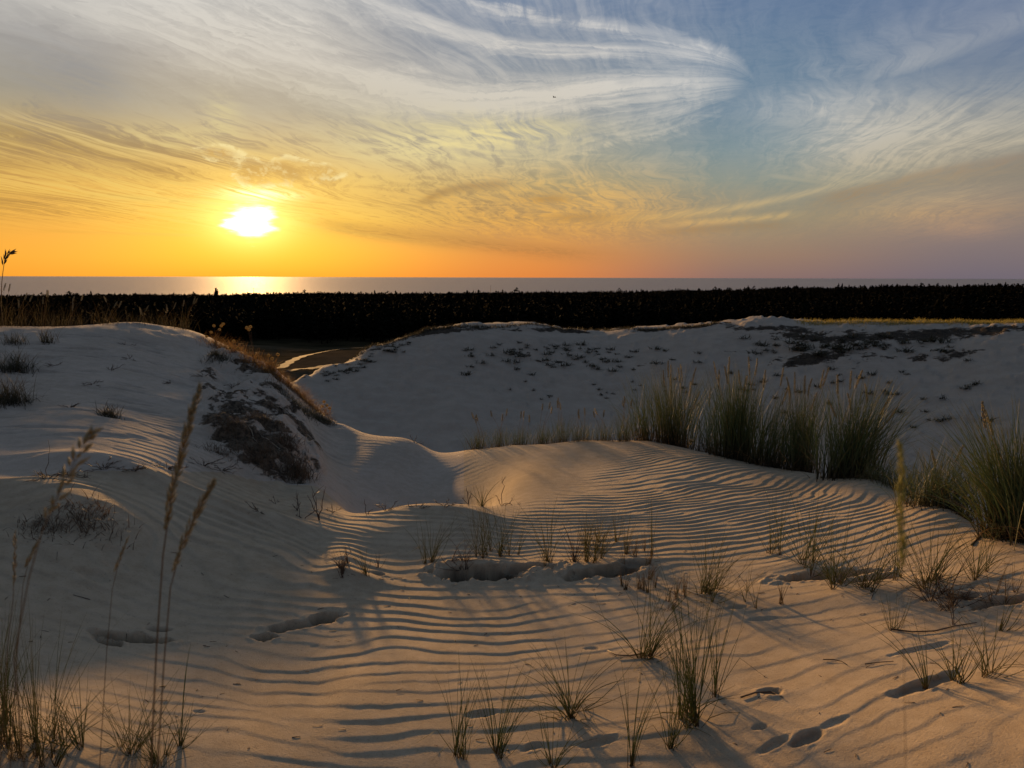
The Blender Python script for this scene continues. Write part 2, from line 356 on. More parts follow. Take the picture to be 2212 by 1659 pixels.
# columns: picture u -> list of (v, r) seen points or ('z', r, z below the eye) hidden points
COLS = {
 -420: [(1659, 2.05), (1400, 2.75), (1250, 3.3), (1100, 4.1), (1030, 4.7), (900, 6.1), (800, 7.7), (712, 10.0), ('z', 13, -1.1), ('z', 20, -4)],
 -150: [(1659, 2.08), (1500, 2.52), (1400, 2.88), (1250, 3.42), (1100, 4.2), (1040, 4.7), (900, 6.2), (800, 7.8), (702, 10.2), ('z', 13, -1.15), ('z', 20, -4)],
 0: [(1659, 2.10), (1500, 2.56), (1400, 2.93), (1250, 3.48), (1150, 3.9), (1100, 4.22), (1045, 4.65), (985, 5.2), (900, 6.2), (800, 7.8), (703, 10.3), ('z', 13, -1.2), ('z', 20, -4)],
 150: [(1659, 2.10), (1500, 2.57), (1400, 2.97), (1320, 3.28), (1250, 3.52), (1150, 3.88), (1090, 4.2), (1020, 4.7), (960, 5.3), (880, 6.4), (800, 7.8), (701, 10.4), ('z', 13, -1.2), ('z', 20, -4)],
 300: [(1659, 2.11), (1500, 2.59), (1400, 3.0), (1320, 3.34), (1250, 3.6), (1150, 4.0), (1030, 4.75), (985, 5.1), (900, 6.3), (800, 7.9), (697, 10.4), ('z', 13, -1.3), ('z', 20, -4.2)],
 430: [(1659, 2.11), (1500, 2.6), (1400, 3.01), (1300, 3.45), (1200, 3.88), (1050, 4.9), (985, 5.5), (900, 6.5), (820, 7.7), (760, 8.9), (719, 10.0), ('z', 13, -1.9), ('z', 20, -5)],
 540: [(1659, 2.065), (1500, 2.58), (1400, 3.0), (1300, 3.45), (1200, 3.95), (1060, 5.15), (1005, 5.65), (965, 5.85), (900, 6.5), (830, 7.5), (772, 8.8), ('z', 11.5, -2.1), ('z', 20, -6)],
 620: [(1500, 2.56), (1400, 3.0), (1300, 3.45), (1200, 3.98), (1090, 5.0), (1035, 5.65), (985, 5.9), (930, 6.4), (870, 7.2), (818, 8.2), ('z', 10.8, -2.2), ('z', 20, -7)],
 690: [(1500, 2.55), (1400, 2.98), (1300, 3.43), (1200, 4.09), (1110, 4.8), (1062, 5.45), (1030, 5.9), (960, 6.9), (905, 7.8), (886, 8.3), ('z', 10.5, -2.3), ('z', 16, -5.0), ('z', 24, -9)],
 742: [(1659, 2.065), (1500, 2.49), (1350, 3.17), (1200, 3.95), (1130, 4.65), ('z', 5.5, -1.60), (1080, 5.9), (1000, 7.0), (950, 7.8), (916, 8.3), ('z', 10.2, -2.3)],
 800: [(1200, 4.09), (1109, 4.95), ('z', 5.7, -1.86), (1100, 6.2), (1000, 7.25), (943, 8.2), ('z', 10, -2.5), ('z', 16, -5.6), ('z', 25, -9.4)],
 870: [(1098, 5.05), ('z', 5.8, -1.90), (1098, 6.4), (1020, 7.25), (946, 8.25), ('z', 10, -2.6)],
 900: [(1659, 2.065), (1500, 2.49), (1350, 3.17), (1200, 4.09), (1098, 5.1), ('z', 5.9, -1.92), (1095, 6.5), (1025, 7.3), (955, 8.3), ('z', 10, -2.6), ('z', 16, -5.8), ('z', 25, -9.6)],
 940: [(1096, 5.2), ('z', 5.9, -1.91), (1094, 6.5), (1035, 7.25), (975, 8.25), ('z', 10, -2.75)],
 975: [(1094, 5.22), ('z', 5.9, -1.89), (1090, 6.5), (1036, 7.2), (977, 8.15), ('z', 10, -2.8)],
 1010: [(1092, 5.25), ('z', 5.9, -1.86), (1086, 6.5), (1040, 7.0), (974, 7.9), ('z', 10, -2.85), ('z', 16, -6), ('z', 25, -9.8)],
 1106: [(1659, 2.065), (1500, 2.49), (1350, 3.17), (1200, 4.09), (1088, 5.35), (1050, 6.05), (1000, 7.0), (963, 7.8), ('z', 10, -2.8), ('z', 16, -6), ('z', 25, -10)],
 1250: [(1230, 3.87), (1100, 5.1), (1050, 5.9), (1000, 6.8), (952, 7.8), ('z', 10, -2.6), ('z', 16, -6), ('z', 25, -10)],
 1400: [(1659, 2.065), (1500, 2.49), (1350, 3.17), (1230, 3.87), (1100, 5.0), (1000, 6.7), (953, 7.9), ('z', 10.2, -2.5), ('z', 16, -6), ('z', 25, -10)],
 1550: [(1230, 3.87), (1100, 5.0), (1030, 6.1), (986, 7.1), ('z', 10, -2.6), ('z', 16, -6), ('z', 25, -10)],
 1740: [(1659, 2.065), (1500, 2.49), (1350, 3.17), (1230, 3.87), (1130, 4.7), (1060, 5.8), (1022, 6.5), ('z', 8.5, -2.3), ('z', 16, -6), ('z', 26, -10.4)],
 1900: [(1230, 3.87), (1150, 4.5), (1085, 5.3), (1042, 6.0), ('z', 8, -2.4), ('z', 15, -6)],
 2050: [(1659, 2.065), (1500, 2.49), (1350, 3.17), (1240, 3.75), (1160, 4.4), (1098, 5.1), ('z', 7, -2.3), ('z', 14, -6), ('z', 27, -11)],
 2212: [(1500, 2.49), (1350, 3.17), (1250, 3.7), (1172, 4.3), ('z', 6, -2.2), ('z', 13, -6)],
 2500: [(1659, 2.065), (1500, 2.49), (1350, 3.17), (1230, 3.75), ('z', 5.2, -2.1), ('z', 12, -6), ('z', 27, -11.5)],
}
FAR = [(700, 790, 62), (800, 753, 66), (870, 730, 68), (920, 713, 70), (1000, 705, 71), (1150, 706, 73), (1350, 714, 75), (1480, 704, 75), (1550, 698, 75), (1650, 689, 74),
       (1720, 696, 74), (1850, 697, 74), (2000, 698, 74), (2212, 700, 72), (2500, 702, 70),
       (1000, 800, 61), (1000, 880, 53), (1000, 950, 47.5), (1150, 800, 63), (1150, 900, 53), (1350, 800, 64), (1350, 890, 55), (1350, 960, 49),
       (1650, 760, 66), (1650, 850, 57), (1650, 950, 49), (2000, 765, 65), (2000, 850, 57), (2000, 950, 49), (2000, 1040, 43), (2300, 790, 62), (2300, 950, 48), (2300, 1050, 42),
       (905, 738, 66.5), (850, 772, 63), (780, 822, 58), (715, 868, 53.5),
       (830, 762, 64.2), (800, 776, 63), (740, 800, 61), (690, 820, 58.5), (650, 845, 56),
       (880, 800, 60.5), (850, 850, 56), (800, 900, 51.5), (770, 935, 48),
       (655, 818, 57.5), (640, 835, 55)]
def stretch(u, r):
    """the left dune lies a little farther off than its foot suggests"""
    k = float(np.interp(u, [150, 300, 430, 540, 640, 700, 742, 800], [1.0, 1.05, 1.18, 1.36, 1.36, 1.26, 1.10, 1.0]))
    return r if r < 5.2 else 5.2 + (r - 5.2) * k
PTS = []
for u, lst in COLS.items():
    for p in lst:
        if p[0] == 'z': p = ('z', stretch(u, p[1]) if u < 690 else p[1], p[2])
        else: p = (p[0], stretch(u, p[1]))
        if p[0] == 'z':
            PTS.append((azq(u, 900)[0], math.log(p[1]), p[2] / p[1]))
        else:
            a, q = azq(u, p[0]); PTS.append((a, math.log(p[1]), q))
for u, v, r in FAR:
    a, q = azq(u, v); PTS.append((a, math.log(r), q))
for u in (-420, -150, 150, 420):
    for r, z in ((36, -9.5), (60, -12), (90, -13.5)):
        PTS.append((azq(u, 900)[0], math.log(r), z / r))
for u, v, r in ((560, 760, 160), (640, 772, 150), (640, 750, 195), (760, 748, 190), (560, 790, 112), (640, 803, 92), (700, 772, 122), (620, 800, 100), (690, 764, 145), (760, 757, 160)):
    a, q = azq(u, v); PTS.append((a, math.log(r), q))
for u in (950, 1250, 1600, 1950, 2300):
    for r, z in ((30, -10.8), (37, -11.0)):
        PTS.append((azq(u, 900)[0], math.log(r), z / r))
    for r, z in ((100, -10.5), (140, -14.5)):
        PTS.append((azq(u, 900)[0], math.log(r), z / r))
for u, lst in ((640, ((63, -9.0), (78, -12.2))), (700, ((69, -9.0), (84, -12.2))), (760, ((71, -8.4), (86, -12.0))), (830, ((75, -8.2), (90, -11.8))), (910, ((80, -8.0), (94, -11.5)))):
    for r, z in lst: PTS.append((azq(u, 800)[0], math.log(r), z / r))
RINGS = {-600: (-17, -22, -30, -39, -53), 0: (-17, -22, -30, -39, -53), 600: (-16.5, -22, -30, -38.5, -53), 1106: (-16.5, -22, -29, -37, -53),
         1500: (-16, -20, -25, -32, -53), 1850: (-15, -18, -20.5, -27, -53), 2212: (-14, -17, -18, -24, -53), 2700: (-14, -17, -18, -24, -53)}
for u, zs in RINGS.items():
    for r, z in zip((210, 400, 800, 1350, 2500), zs):
        PTS.append((azq(u, 600)[0], math.log(r), z / r))
for a in np.linspace(-0.75, 0.75, 11):
    for r, z in ((0.35, -EYE), (0.8, -1.39), (1.4, -1.375)):
        PTS.append((a, math.log(r), z / r))
PTS = np.array(PTS)
SCL = np.array([2.6, 1.0])
FIT = tps_fit(PTS[:, :2] * SCL, PTS[:, 2], 2e-5)

rngT = np.random.default_rng(11)
def vnoise(x, y, seed=0):
    """smooth value noise, numpy"""
    xi = np.floor(x).astype(np.int64); yi = np.floor(y).astype(np.int64)
    fx = x - xi; fy = y - yi
    fx = fx * fx * fx * (fx * (fx * 6 - 15) + 10); fy = fy * fy * fy * (fy * (fy * 6 - 15) + 10)
    def h(a, b):
        n = (a * 374761393 + b * 668265263 + seed * 974634211) & 0xffffffff
        n = ((n ^ (n >> 13)) * 1274126177) & 0xffffffff
        n = n ^ (n >> 16)
        return (n & 0xffff) / 65535.0
    return (h(xi, yi) * (1 - fx) + h(xi + 1, yi) * fx) * (1 - fy) + (h(xi, yi + 1) * (1 - fx) + h(xi + 1, yi + 1) * fx) * fy
def fbm(x, y, o=4, seed=0, g=0.5):
    s = np.zeros_like(x); a = 1.0; t = 0
    for i in range(o):
        s += a * (vnoise(x, y, seed + i * 17) - 0.5); t += a; a *= g
        x = x * 2.03 + 11.3; y = y * 2.03 - 7.1
    return s / t
def sstep(x, a, b):
    t = np.clip((x - a) / (b - a), 0, 1); return t * t * (3 - 2 * t)

# --- ripples: phase = survey of crest lines on the sand, counted in waves
RZ = -1.5
def flat_xy(u, v, z=RZ):
    a, q = azq(u, v); r = z / q
    return r * math.sin(a), r * math.cos(a)
LAM = 0.104
RIP = []
for u in (-300, 300, 800, 1250, 1700, 2300):
    for v in (1300, 1420, 1540, 1680, 1900):
        x_, y_ = flat_xy(u, v, -1.39)
        tilt = 0.18 if u > 600 else 0.05
        RIP.append((x_, y_, (y_ - 4.55 - tilt * (x_ - 0.3)) / 0.118))
def r1(X, Y, s): RIP.append((*flat_xy(929 + .28 * X, 920 + .28 * Y), s))
r1(0, 900, 0.0); r1(700, 900, 0); r1(1200, 900, 0); r1(1740, 900, 0)
r1(0, 640, 8); r1(700, 650, 7.2); r1(1100, 530, 10.8); r1(1200, 460, 13); r1(1300, 370, 16); r1(1400, 300, 18.5); r1(1560, 175, 23)
r1(1740, 215, 20); r1(1740, 500, 12); r1(1740, 700, 6); r1(2000, 280, 16.5); r1(2212, 350, 13.5); r1(2212, 520, 9); r1(2212, 700, 4.5)
def r2(X, Y, s): RIP.append((*flat_xy(1504 + .32 * X, 956 + .32 * Y), s))
r2(560, 350, 7.2); r2(790, 350, 4.4); r2(1050, 350, 1.4); r2(700, 520, 1.5); r2(700, 675, -2.8); r2(1200, 675, -4.6); r2(1300, 470, -1.6); r2(1600, 600, -5)
r2(200, 900, -5.0); r2(900, 900, -8); r2(1600, 900, -10)
for u, v, t in ((100, 1150, -.1), (300, 1250, -.12), (500, 1200, -.1), (600, 1100, -.25), (-200, 1150, -.1)):
    x_, y_ = flat_xy(u, v, -1.36); RIP.append((x_, y_, (y_ - 4.55 - t * (x_ + 0.7)) / 0.118))
RIP = np.array(RIP)
RFIT = tps_fit(RIP[:, :2], RIP[:, 2], 0.02)
# ripple height by place (picture points): 0 smooth .. 1 full
AMP = [(-200, 1640, .55), (300, 1640, .6), (900, 1640, .75), (1500, 1640, .6), (2100, 1640, .7), (-200, 1450, .6), (300, 1500, .75), (900, 1480, .85), (1400, 1480, .65), (1750, 1480, .5), (2100, 1450, .6),
       (300, 1320, 1.3), (600, 1330, 1.0), (900, 1340, .75), (1250, 1340, .6), (1600, 1340, .22), (1900, 1330, .28), (2150, 1330, .3),
       (0, 1250, .1), (150, 1200, .08), (330, 1180, 1.0), (450, 1230, 1.7), (600, 1180, 1.1), (450, 1090, .7), (600, 1120, .4), (640, 1220, 1.2), (100, 1080, .0), (250, 1050, .1), (-300, 1100, 0),
       (760, 1150, .7), (900, 1130, .55), (900, 1180, .95), (900, 1250, .6), (1060, 1120, .5), (1060, 1190, .9), (1200, 1250, .45), (1400, 1250, .5), (1700, 1230, .65), (2000, 1230, .7),
       (1120, 1090, .15), (1100, 1040, .0), (1000, 1040, 0), (1200, 1030, 0), (1200, 1080, .55), (1260, 1055, .45), (1250, 1000, .03), (1300, 1030, .6), (1330, 975, .12), (1380, 985, .6), (1180, 970, .0), (1060, 970, .1),
       (1400, 1050, 1.), (1400, 1150, 1.1), (1600, 1150, 1.1), (1600, 1050, 1.), (1500, 985, .8), (1700, 1030, .8), (1800, 1080, .8), (1900, 1140, .7), (2050, 1200, .7), (1850, 1050, .12), (1950, 1090, .1), (2100, 1150, .12), (2200, 1210, .3),
       (1750, 1180, 1.)]
AMP = np.array([(*flat_xy(u, v), a) for u, v, a in AMP])
AFIT = tps_fit(AMP[:, :2], AMP[:, 2], 0.01)

WAVES = []
for i in range(26):
    th = rngT.normal(0, 0.12); lm = 1.0 + rngT.normal(0, 0.11)
    WAVES.append((math.sin(th) / lm, math.cos(th) / lm, rngT.uniform(0, 2 * math.pi), rngT.uniform(.5, 1.0)))
def ripple(x, y):
    P = np.stack([x, y], 1)
    s = tps_eval(RFIT, P)
    # along-crest coordinate: the horizontal across position
    c = x / LAM
    s = s * (0.118 / LAM) + fbm(x * 1.3, y * 1.3, 3, 5) * 2.4 + fbm(x * 4.5, y * 4.5, 3, 9) * 0.75
    re = np.zeros_like(s); im = np.zeros_like(s)
    for kx, ky, ph, w in WAVES:
        p = 2 * math.pi * (kx * c * 0.9 + (ky - 1.0) * s * 0.8) + ph
        re += w * np.cos(p); im += w * np.sin(p)
    env = np.hypot(re, im); env /= np.sqrt((env ** 2).mean())
    ph = 2 * math.pi * s + np.arctan2(im, re) * 1.0
    amp = np.clip(tps_eval(AFIT, P), 0, 1.9)
    # long gentle back towards the sun, short steep slip face towards the camera
    prof = 0.5 * (np.sin(ph) + 0.42 * np.sin(2 * ph) + 0.20 * np.sin(3 * ph) + 0.08 * np.sin(4 * ph))
    return prof * 0.0062 * amp * np.clip(0.35 + 0.65 * env, 0.25, 1.3) * np.interp(np.hypot(x, y), [2.0, 3.0, 3.6, 4.3], [0.52, 0.62, 0.84, 1.12])

# --- hollows trodden or blown into the sand: (u, v, length m, width m, depth m, turn deg, sharpness)
PITS = [
 (705, 1333, 0.070, 0.041, 0.039, 20), (632, 1352, 0.101, 0.036, 0.023, 32), (572, 1376, 0.054, 0.024, 0.027, 25),
 (290, 1378, 0.139, 0.039, 0.036, 14), (232, 1385, 0.054, 0.029, 0.027, 0), (345, 1360, 0.056, 0.022, 0.015, 22),
 (1045, 1240, 0.251, 0.087, 0.074, 4), (985, 1248, 0.088, 0.052, 0.040, 0), (1130, 1232, 0.120, 0.043, 0.029, 6),
 (1320, 1236, 0.185, 0.065, 0.042, 10), (1250, 1249, 0.076, 0.039, 0.025, 15), (1380, 1222, 0.078, 0.050, 0.019, -10),
 (1790, 1244, 0.197, 0.057, 0.054, -2), (1885, 1252, 0.120, 0.035, 0.025, -4),
 (2175, 1298, 0.143, 0.043, 0.034, -3), (2080, 1290, 0.065, 0.030, 0.022, -10),
 (1740, 1592, 0.075, 0.028, 0.012, 24), (1672, 1606, 0.070, 0.022, 0.010, 24), (1640, 1572, 0.030, 0.016, 0.010, 0), (1800, 1560, 0.050, 0.020, 0.005, 20),
 (1150, 1612, 0.045, 0.017, 0.010, 25), (1290, 1602, 0.073, 0.017, 0.011, 16), (1045, 1540, 0.056, 0.020, 0.009, 20), (1660, 1496, 0.039, 0.028, 0.016, -25),
 (1280, 1402, 0.028, 0.017, 0.006, 0), (1590, 1320, 0.050, 0.017, 0.010, 0), (1650, 1340, 0.067, 0.017, 0.007, 0), (820, 1240, 0.039, 0.028, 0.012, 0),
 (240, 1192, 0.062, 0.034, 0.010, 0), (200, 1243, 0.067, 0.039, 0.011, 0), (255, 1226, 0.050, 0.028, 0.006, 0), (430, 1536, 0.020, 0.011, 0.006, 10), (680, 1395, 0.017, 0.008, 0.005, 0),
 (2000, 1475, 0.140, 0.028, 0.014, 25), (1990, 1400, 0.112, 0.017, 0.009, 15),
]
# --- heaps: (u, v, r, length, width, height, turn)
HEAPS = [(1060, 1225, .34, .14, .050, 4), (1330, 1222, .36, .12, .045, 8), (1560, 1290, .42, .10, .03, 0), (1920, 1280, .55, .13, .05, -5), (1500, 1330, .3, .12, .025, 0),
         (1390, 1420, .30, .12, .02, 0), (1500, 1570, .22, .10, .02, 0), (1740, 1222, .22, .08, .03, 0), (300, 1020, .75, .13, .05, 0), (40, 1062, .45, .16, .06, 0),
         (165, 1105, .3, .16, .05, 0), (600, 1128, .30, .10, .03, 0), (1660, 1500, .10, .06, .016, -20), (960, 1100, .35, .10, .03, 0), (760, 1240, .18, .07, .02, 0), (830, 1095, .2, .08, .02, 0)]

def base_q(az, lr):
    a = np.clip(az, -0.80, 0.80)
    q = tps_eval(FIT, np.stack([a * SCL[0], lr], 1))
    # behind and beside the view the dunes carry on as plain rolling sand
    r = np.exp(lr)
    zb = -EYE - np.clip(r - 6, 0, 60) * 0.05 - np.clip(r - 66, 0, 3000) * 0.012 - np.clip(r - 1400, 0, 1e9) * 0.02 + 0.6 * np.sin(r * 0.12 + az * 3) * np.clip(r / 20 - .3, 0, 1.5)
    w = sstep(np.abs(az), 0.78, 1.25)
    return q * (1 - w) + (zb / r) * w

def solve_r(u, v, r0=0.6, r1=120.0):
    """first point where the ray of a picture point meets the base terrain"""
    a, q = azq(u, v)
    lr = np.linspace(math.log(r0), math.log(r1), 1500)
    d = base_q(np.full_like(lr, a), lr) - q
    i = np.argmax(d > 0) if (d > 0).any() else int(np.argmax(d))
    if i == 0: return math.exp(lr[0]), a
    t = d[i - 1] / (d[i - 1] - d[i]) if d[i] > 0 else 0.0
    return math.exp(lr[i - 1] + t * (lr[i] - lr[i - 1])), a

def place_pits(L):
    out = []
    for p in L:
        r, a = solve_r(p[0], p[1], 1.2, 30)
        out.append((r * math.sin(a), r * math.cos(a)) + tuple(p[2:]))
    return out
PITW = place_pits(PITS); HEAPW = place_pits(HEAPS)

def soil_mask(x, y, az, r):
    """eroded, root-bound face of the left dune: picture outline taken to bearing / distance"""
    a = az; lr = np.log(r)
    # face between a lower line and an upper line
    us = np.array([430, 470, 520, 580, 640, 690, 715]); AZ = np.array([azq(u, 950)[0] for u in us])
    lo = np.array([5.9, 5.75, 5.6, 5.5, 5.55, 5.75, 6.4]); hi = np.array([7.2, 8.6, 8.7, 8.4, 7.4, 6.7, 6.5])
    l = np.interp(a, AZ, lo); h = np.interp(a, AZ, hi)
    w = 0.35
    r = np.where(r < 5.2, r, 5.2 + (r - 5.2) / 1.36)
    m = sstep(r, l - 0.12, l + 0.25) * (1 - sstep(r, h - w, h + w)) * sstep(a, AZ[0] - .02, AZ[1]) * (1 - sstep(a, AZ[-2] - .005, AZ[-1]))
    return m

def height(az, r, detail=True):
    """ground height (world z) at bearing az and distance r"""
    az = np.asarray(az, float); r = np.asarray(r, float); lr = np.log(r)
    z = base_q(az, lr) * r + EYE
    x = r * np.sin(az); y = r * np.cos(az)
    if detail:
        near = (r < 10.0) & (np.abs(az) < 0.9)
        # gentle undulation
        z = z + 0.030 * fbm(x * 0.9, y * 0.9, 3, 3) * (0.35 + 0.65 * sstep(r, 3.2, 5)) * (1 - sstep(r, 5, 9) * .4) * np.clip(1 - sstep(r, 90, 140), 0, 1)
        if near.any():
            xn, yn = x[near], y[near]
            dz = ripple(xn, yn) * (1 - sstep(r[near], 8.0, 9.5))
            for px, py, L_, W_, dep, rot in PITW:
                c, s_ = math.cos(R(rot)), math.sin(R(rot))
                sel = (np.abs(xn - px) < L_ * 2.2) & (np.abs(yn - py) < L_ * 2.2)
                if not sel.any(): continue
                ex, ey = xn[sel] - px, yn[sel] - py
                wob = 1 + 1.1 * fbm(ex * 8 + px * 7, ey * 8, 4, 31) + 0.5 * fbm(ex * 34, ey * 34 + py, 3, 33)
                d = np.sqrt(((ex * c + ey * s_) / L_) ** 2 + ((-ex * s_ + ey * c) / W_) ** 2) * wob
                hole = (1 + 1.2 * fbm(ex * 16, ey * 16 + px, 3, 37)) * -dep * (1.9 if dep > .02 else 1.0) * (1 - sstep(d, 0.52, 1.08))
                rim = dep * 0.22 * np.exp(-((d - 1.25) / 0.24) ** 2) * np.clip(0.3 + 3 * fbm(ex * 22, ey * 22 + px, 3, 39), 0, 1.5)
                dz[sel] = dz[sel] * (1 - 0.9 * (1 - sstep(d, 0.8, 1.15))) + hole + rim
            for px, py, L_, W_, hh, rot in HEAPW:
                c, s_ = math.cos(R(rot)), math.sin(R(rot))
                ex, ey = xn - px, yn - py
                d = ((ex * c + ey * s_) / L_) ** 2 + ((-ex * s_ + ey * c) / W_) ** 2
                dz += hh * (0.45 if py < 4.4 and px > -.6 else 1.0) * np.exp(-d)
            z[near] += dz
        lf = (r > 3.5) & (r < 15) & (az < 0.0) & (az > -0.9)
        if lf.any():
            m = soil_mask(x[lf], y[lf], az[lf], r[lf])
            n1 = fbm(x[lf] * 3.2, y[lf] * 3.2, 5, 41, 0.6)
            up = sstep(r[lf], 4.4, 6.5) * (1 - sstep(az[lf], -0.25, -0.18))
            z[lf] += m * (0.30 * n1 + 0.04) + up * 0.05 * fbm(x[lf] * 1.8, y[lf] * 1.8, 4, 43) * (1 - m)
            st = sstep(fbm(x[lf] * 2.2 + y[lf] * .9, y[lf] * 9 - x[lf] * 3, 3, 47), 0.08, 0.25)
            z[lf] -= up * (1 - m) * 0.02 * st
        fr = (r > 38) & (r < 110)
        if fr.any():
            f = sstep(r[fr], 38, 44) * (1 - sstep(r[fr], 90, 110))
            z[fr] += f * (0.30 * fbm(x[fr] * 0.35, y[fr] * 0.35, 6, 61, 0.6) + 0.16 * sstep(fbm(x[fr] * 0.5, y[fr] * 1.4, 4, 63), 0.06, 0.20))
            # broken turf lip below the crest on the right and clods on the left facet
            qv = z[fr] - EYE
        vr = (r >= 100)
        if vr.any():
            z[vr] += 1.2 * fbm(x[vr] * 0.02, y[vr] * 0.02, 4, 71) * sstep(r[vr], 100, 200)
    return z

# --- one polar sheet, finest where the camera stands, cut into the pieces of land it shows
_d = np.concatenate([np.linspace(-38.5, 38.5, 780)])
_side = np.concatenate([np.arange(41, 60, 3), np.arange(60, 300, 8), np.arange(300, 319.6, 3)])
AZG = R(1) * np.concatenate([_d, _side])
def radii():
    out = [0.02, 0.3, 0.6, 0.9, 1.2, 1.5]
    r = 1.5
    while r < 9.5: r += 0.0056 + 0.00105 * r; out.append(r)
    while r < 95: r *= 1.0115; out.append(r)
    while r < 2600: r *= 1.05; out.append(r)
    return np.array(out)
RG = radii()
AA, RR = np.meshgrid(AZG, RG, indexing='ij')
AAw = np.where(AA > math.pi, AA - 2 * math.pi, AA)
ZZ = height(AAw.ravel(), RR.ravel()).reshape(AA.shape)
XX = RR * np.sin(AA); YY = RR * np.cos(AA)
na, nr = AA.shape

from bisect import bisect_right
_RGl = [float(q) for q in RG]; _st = float(AZG[1] - AZG[0])
def ground(x, y):
    """height of the built sheet"""
    a = math.atan2(x, y); r = math.hypot(x, y)
    if abs(a) > R(38.4): return float(height(np.array([a]), np.array([r]))[0])
    fi = (a - AZG[0]) / _st; i = int(fi); fi -= i
    j = min(max(bisect_right(_RGl, r) - 1, 0), nr - 2); fj = (r - _RGl[j]) / (_RGl[j + 1] - _RGl[j])
    return float((ZZ[i, j] * (1 - fj) + ZZ[i, j + 1] * fj) * (1 - fi) + (ZZ[i + 1, j] * (1 - fj) + ZZ[i + 1, j + 1] * fj) * fi)
def spot(u, v, r0=1.2, r1=13.5):
    """ground point under a picture point, between two distances"""
    a, q = azq(u, v)
    ac_ = min(max(a, R(-38.3)), R(38.3))
    fi = (ac_ - AZG[0]) / _st; i = int(fi); fi -= i
    j0, j1 = bisect_right(_RGl, r0), bisect_right(_RGl, r1)
    d = (ZZ[i, j0:j1] * (1 - fi) + ZZ[i + 1, j0:j1] * fi - EYE) / RG[j0:j1] - q
    k = int(np.argmax(d > 0)) if (d > 0).any() else int(np.argmax(d))
    r = RG[j0 + k]
    if 0 < k and d[k] > 0:
        t = -d[k - 1] / (d[k] - d[k - 1]); r = RG[j0 + k - 1] + t * (r - RG[j0 + k - 1])
    x, y = float(r * math.sin(a)), float(r * math.cos(a))
    return Vector((x, y, ground(x, y)))

def normals():
    # true surface normals of the whole sheet so that the cut edges shade without seams
    def d(Q, ax):
        if ax == 0: return np.roll(Q, -1, 0) - np.roll(Q, 1, 0)
        g = np.empty_like(Q); g[:, 1:-1] = Q[:, 2:] - Q[:, :-2]; g[:, 0] = Q[:, 1] - Q[:, 0]; g[:, -1] = Q[:, -1] - Q[:, -2]; return g
    a = np.stack([d(XX, 0), d(YY, 0), d(ZZ, 0)], 2); b = np.stack([d(XX, 1), d(YY, 1), d(ZZ, 1)], 2)
    n = np.cross(b, a); n *= np.sign(n[..., 2:3] + 1e-12)
    return n / np.linalg.norm(n, axis=2, keepdims=True)
NN = normals()
SOIL = np.zeros_like(ZZ)
_s = (RR > 3.5) & (RR < 14) & (AAw < 0) & (AAw > -0.9)
_n = fbm(XX[_s] * 2.6, YY[_s] * 2.6, 5, 53, 0.62)
_m = soil_mask(XX[_s], YY[_s], AAw[_s], RR[_s])
_us = np.interp(RR[_s], [5.75, 7.1, 9.8], [0.62, 0.44, 0.30])
_n2 = fbm(XX[_s] * 2.0 + RR[_s] * 1.2, RR[_s] * 7.0 - XX[_s] * 2.0, 4, 59, 0.6)
SOIL[_s] = np.clip(_m * (_us + 2.0 * _n + 1.3 * _n2), 0, 1)
_f = (RR > 45) & (RR < 100) & (np.abs(AAw) < 0.68)
_q = (ZZ[_f] - EYE) / RR[_f]                       # slope angle at which the point is seen
_cu = np.array([640, 800, 920, 1000, 1350, 1550, 1600, 1700, 1850, 2000, 2100, 2212, 2400]); _cv = np.array([812, 753, 713, 705, 714, 698, 700, 706, 712, 712, 706, 703, 704])
_ca = np.array([azq(u, 720)[0] for u in _cu]); _cq = np.array([azq(u, v)[1] for u, v in zip(_cu, _cv)])
_dv = (np.interp(AAw[_f], _ca, _cq) - _q) * FPX      # picture pixels below the crest line
_wd = np.interp(AAw[_f], _ca, [9, 9, 11, 8, 7, 7, 16, 20, 27, 24, 16, 10, 8])
_nf = fbm(XX[_f] * 0.22, YY[_f] * 0.5, 5, 67, 0.6); _nf2 = fbm(XX[_f] * 0.10 + YY[_f] * .05, YY[_f] * 0.35, 4, 68, 0.6)
_band = sstep(_dv, -6, 3) * (1 - sstep(_dv, _wd * .8, _wd * 1.5)) * np.interp(AAw[_f], _ca, [.35, .4, .6, .55, .45, .42, .40, .42, .46, .44, .40, .34, .3])
_lower = np.exp(-((_dv - 62) / 22) ** 2) * np.interp(AAw[_f], _ca, [.0, .0, .0, .05, .12, .12, .14, .18, .22, .20, .12, .06, .02])
SOIL[_f] = np.clip(np.maximum(_band, _lower) + 1.7 * _nf * (np.maximum(_band, _lower) > .05) + 1.2 * _nf2 * (_lower > .05), 0, 1) * (RR[_f] < np.interp(AAw[_f], _ca, [66, 70, 73, 74, 78, 78, 77, 77, 77, 77, 77, 75, 74]))

PIT_SHADE = np.zeros_like(ZZ)  # mask for shade painted inside the deeper pits, strongest at their middle
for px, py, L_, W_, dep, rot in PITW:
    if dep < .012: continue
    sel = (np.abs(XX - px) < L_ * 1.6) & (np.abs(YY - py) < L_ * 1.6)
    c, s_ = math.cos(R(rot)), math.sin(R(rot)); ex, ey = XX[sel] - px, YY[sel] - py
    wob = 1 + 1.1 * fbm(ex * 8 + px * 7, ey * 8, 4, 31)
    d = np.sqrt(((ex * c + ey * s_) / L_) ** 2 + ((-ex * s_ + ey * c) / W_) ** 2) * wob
    PIT_SHADE[sel] = np.maximum(PIT_SHADE[sel], (1 - sstep(d, 0.6, 1.05)) * min(1.0, .35 + dep * 9))

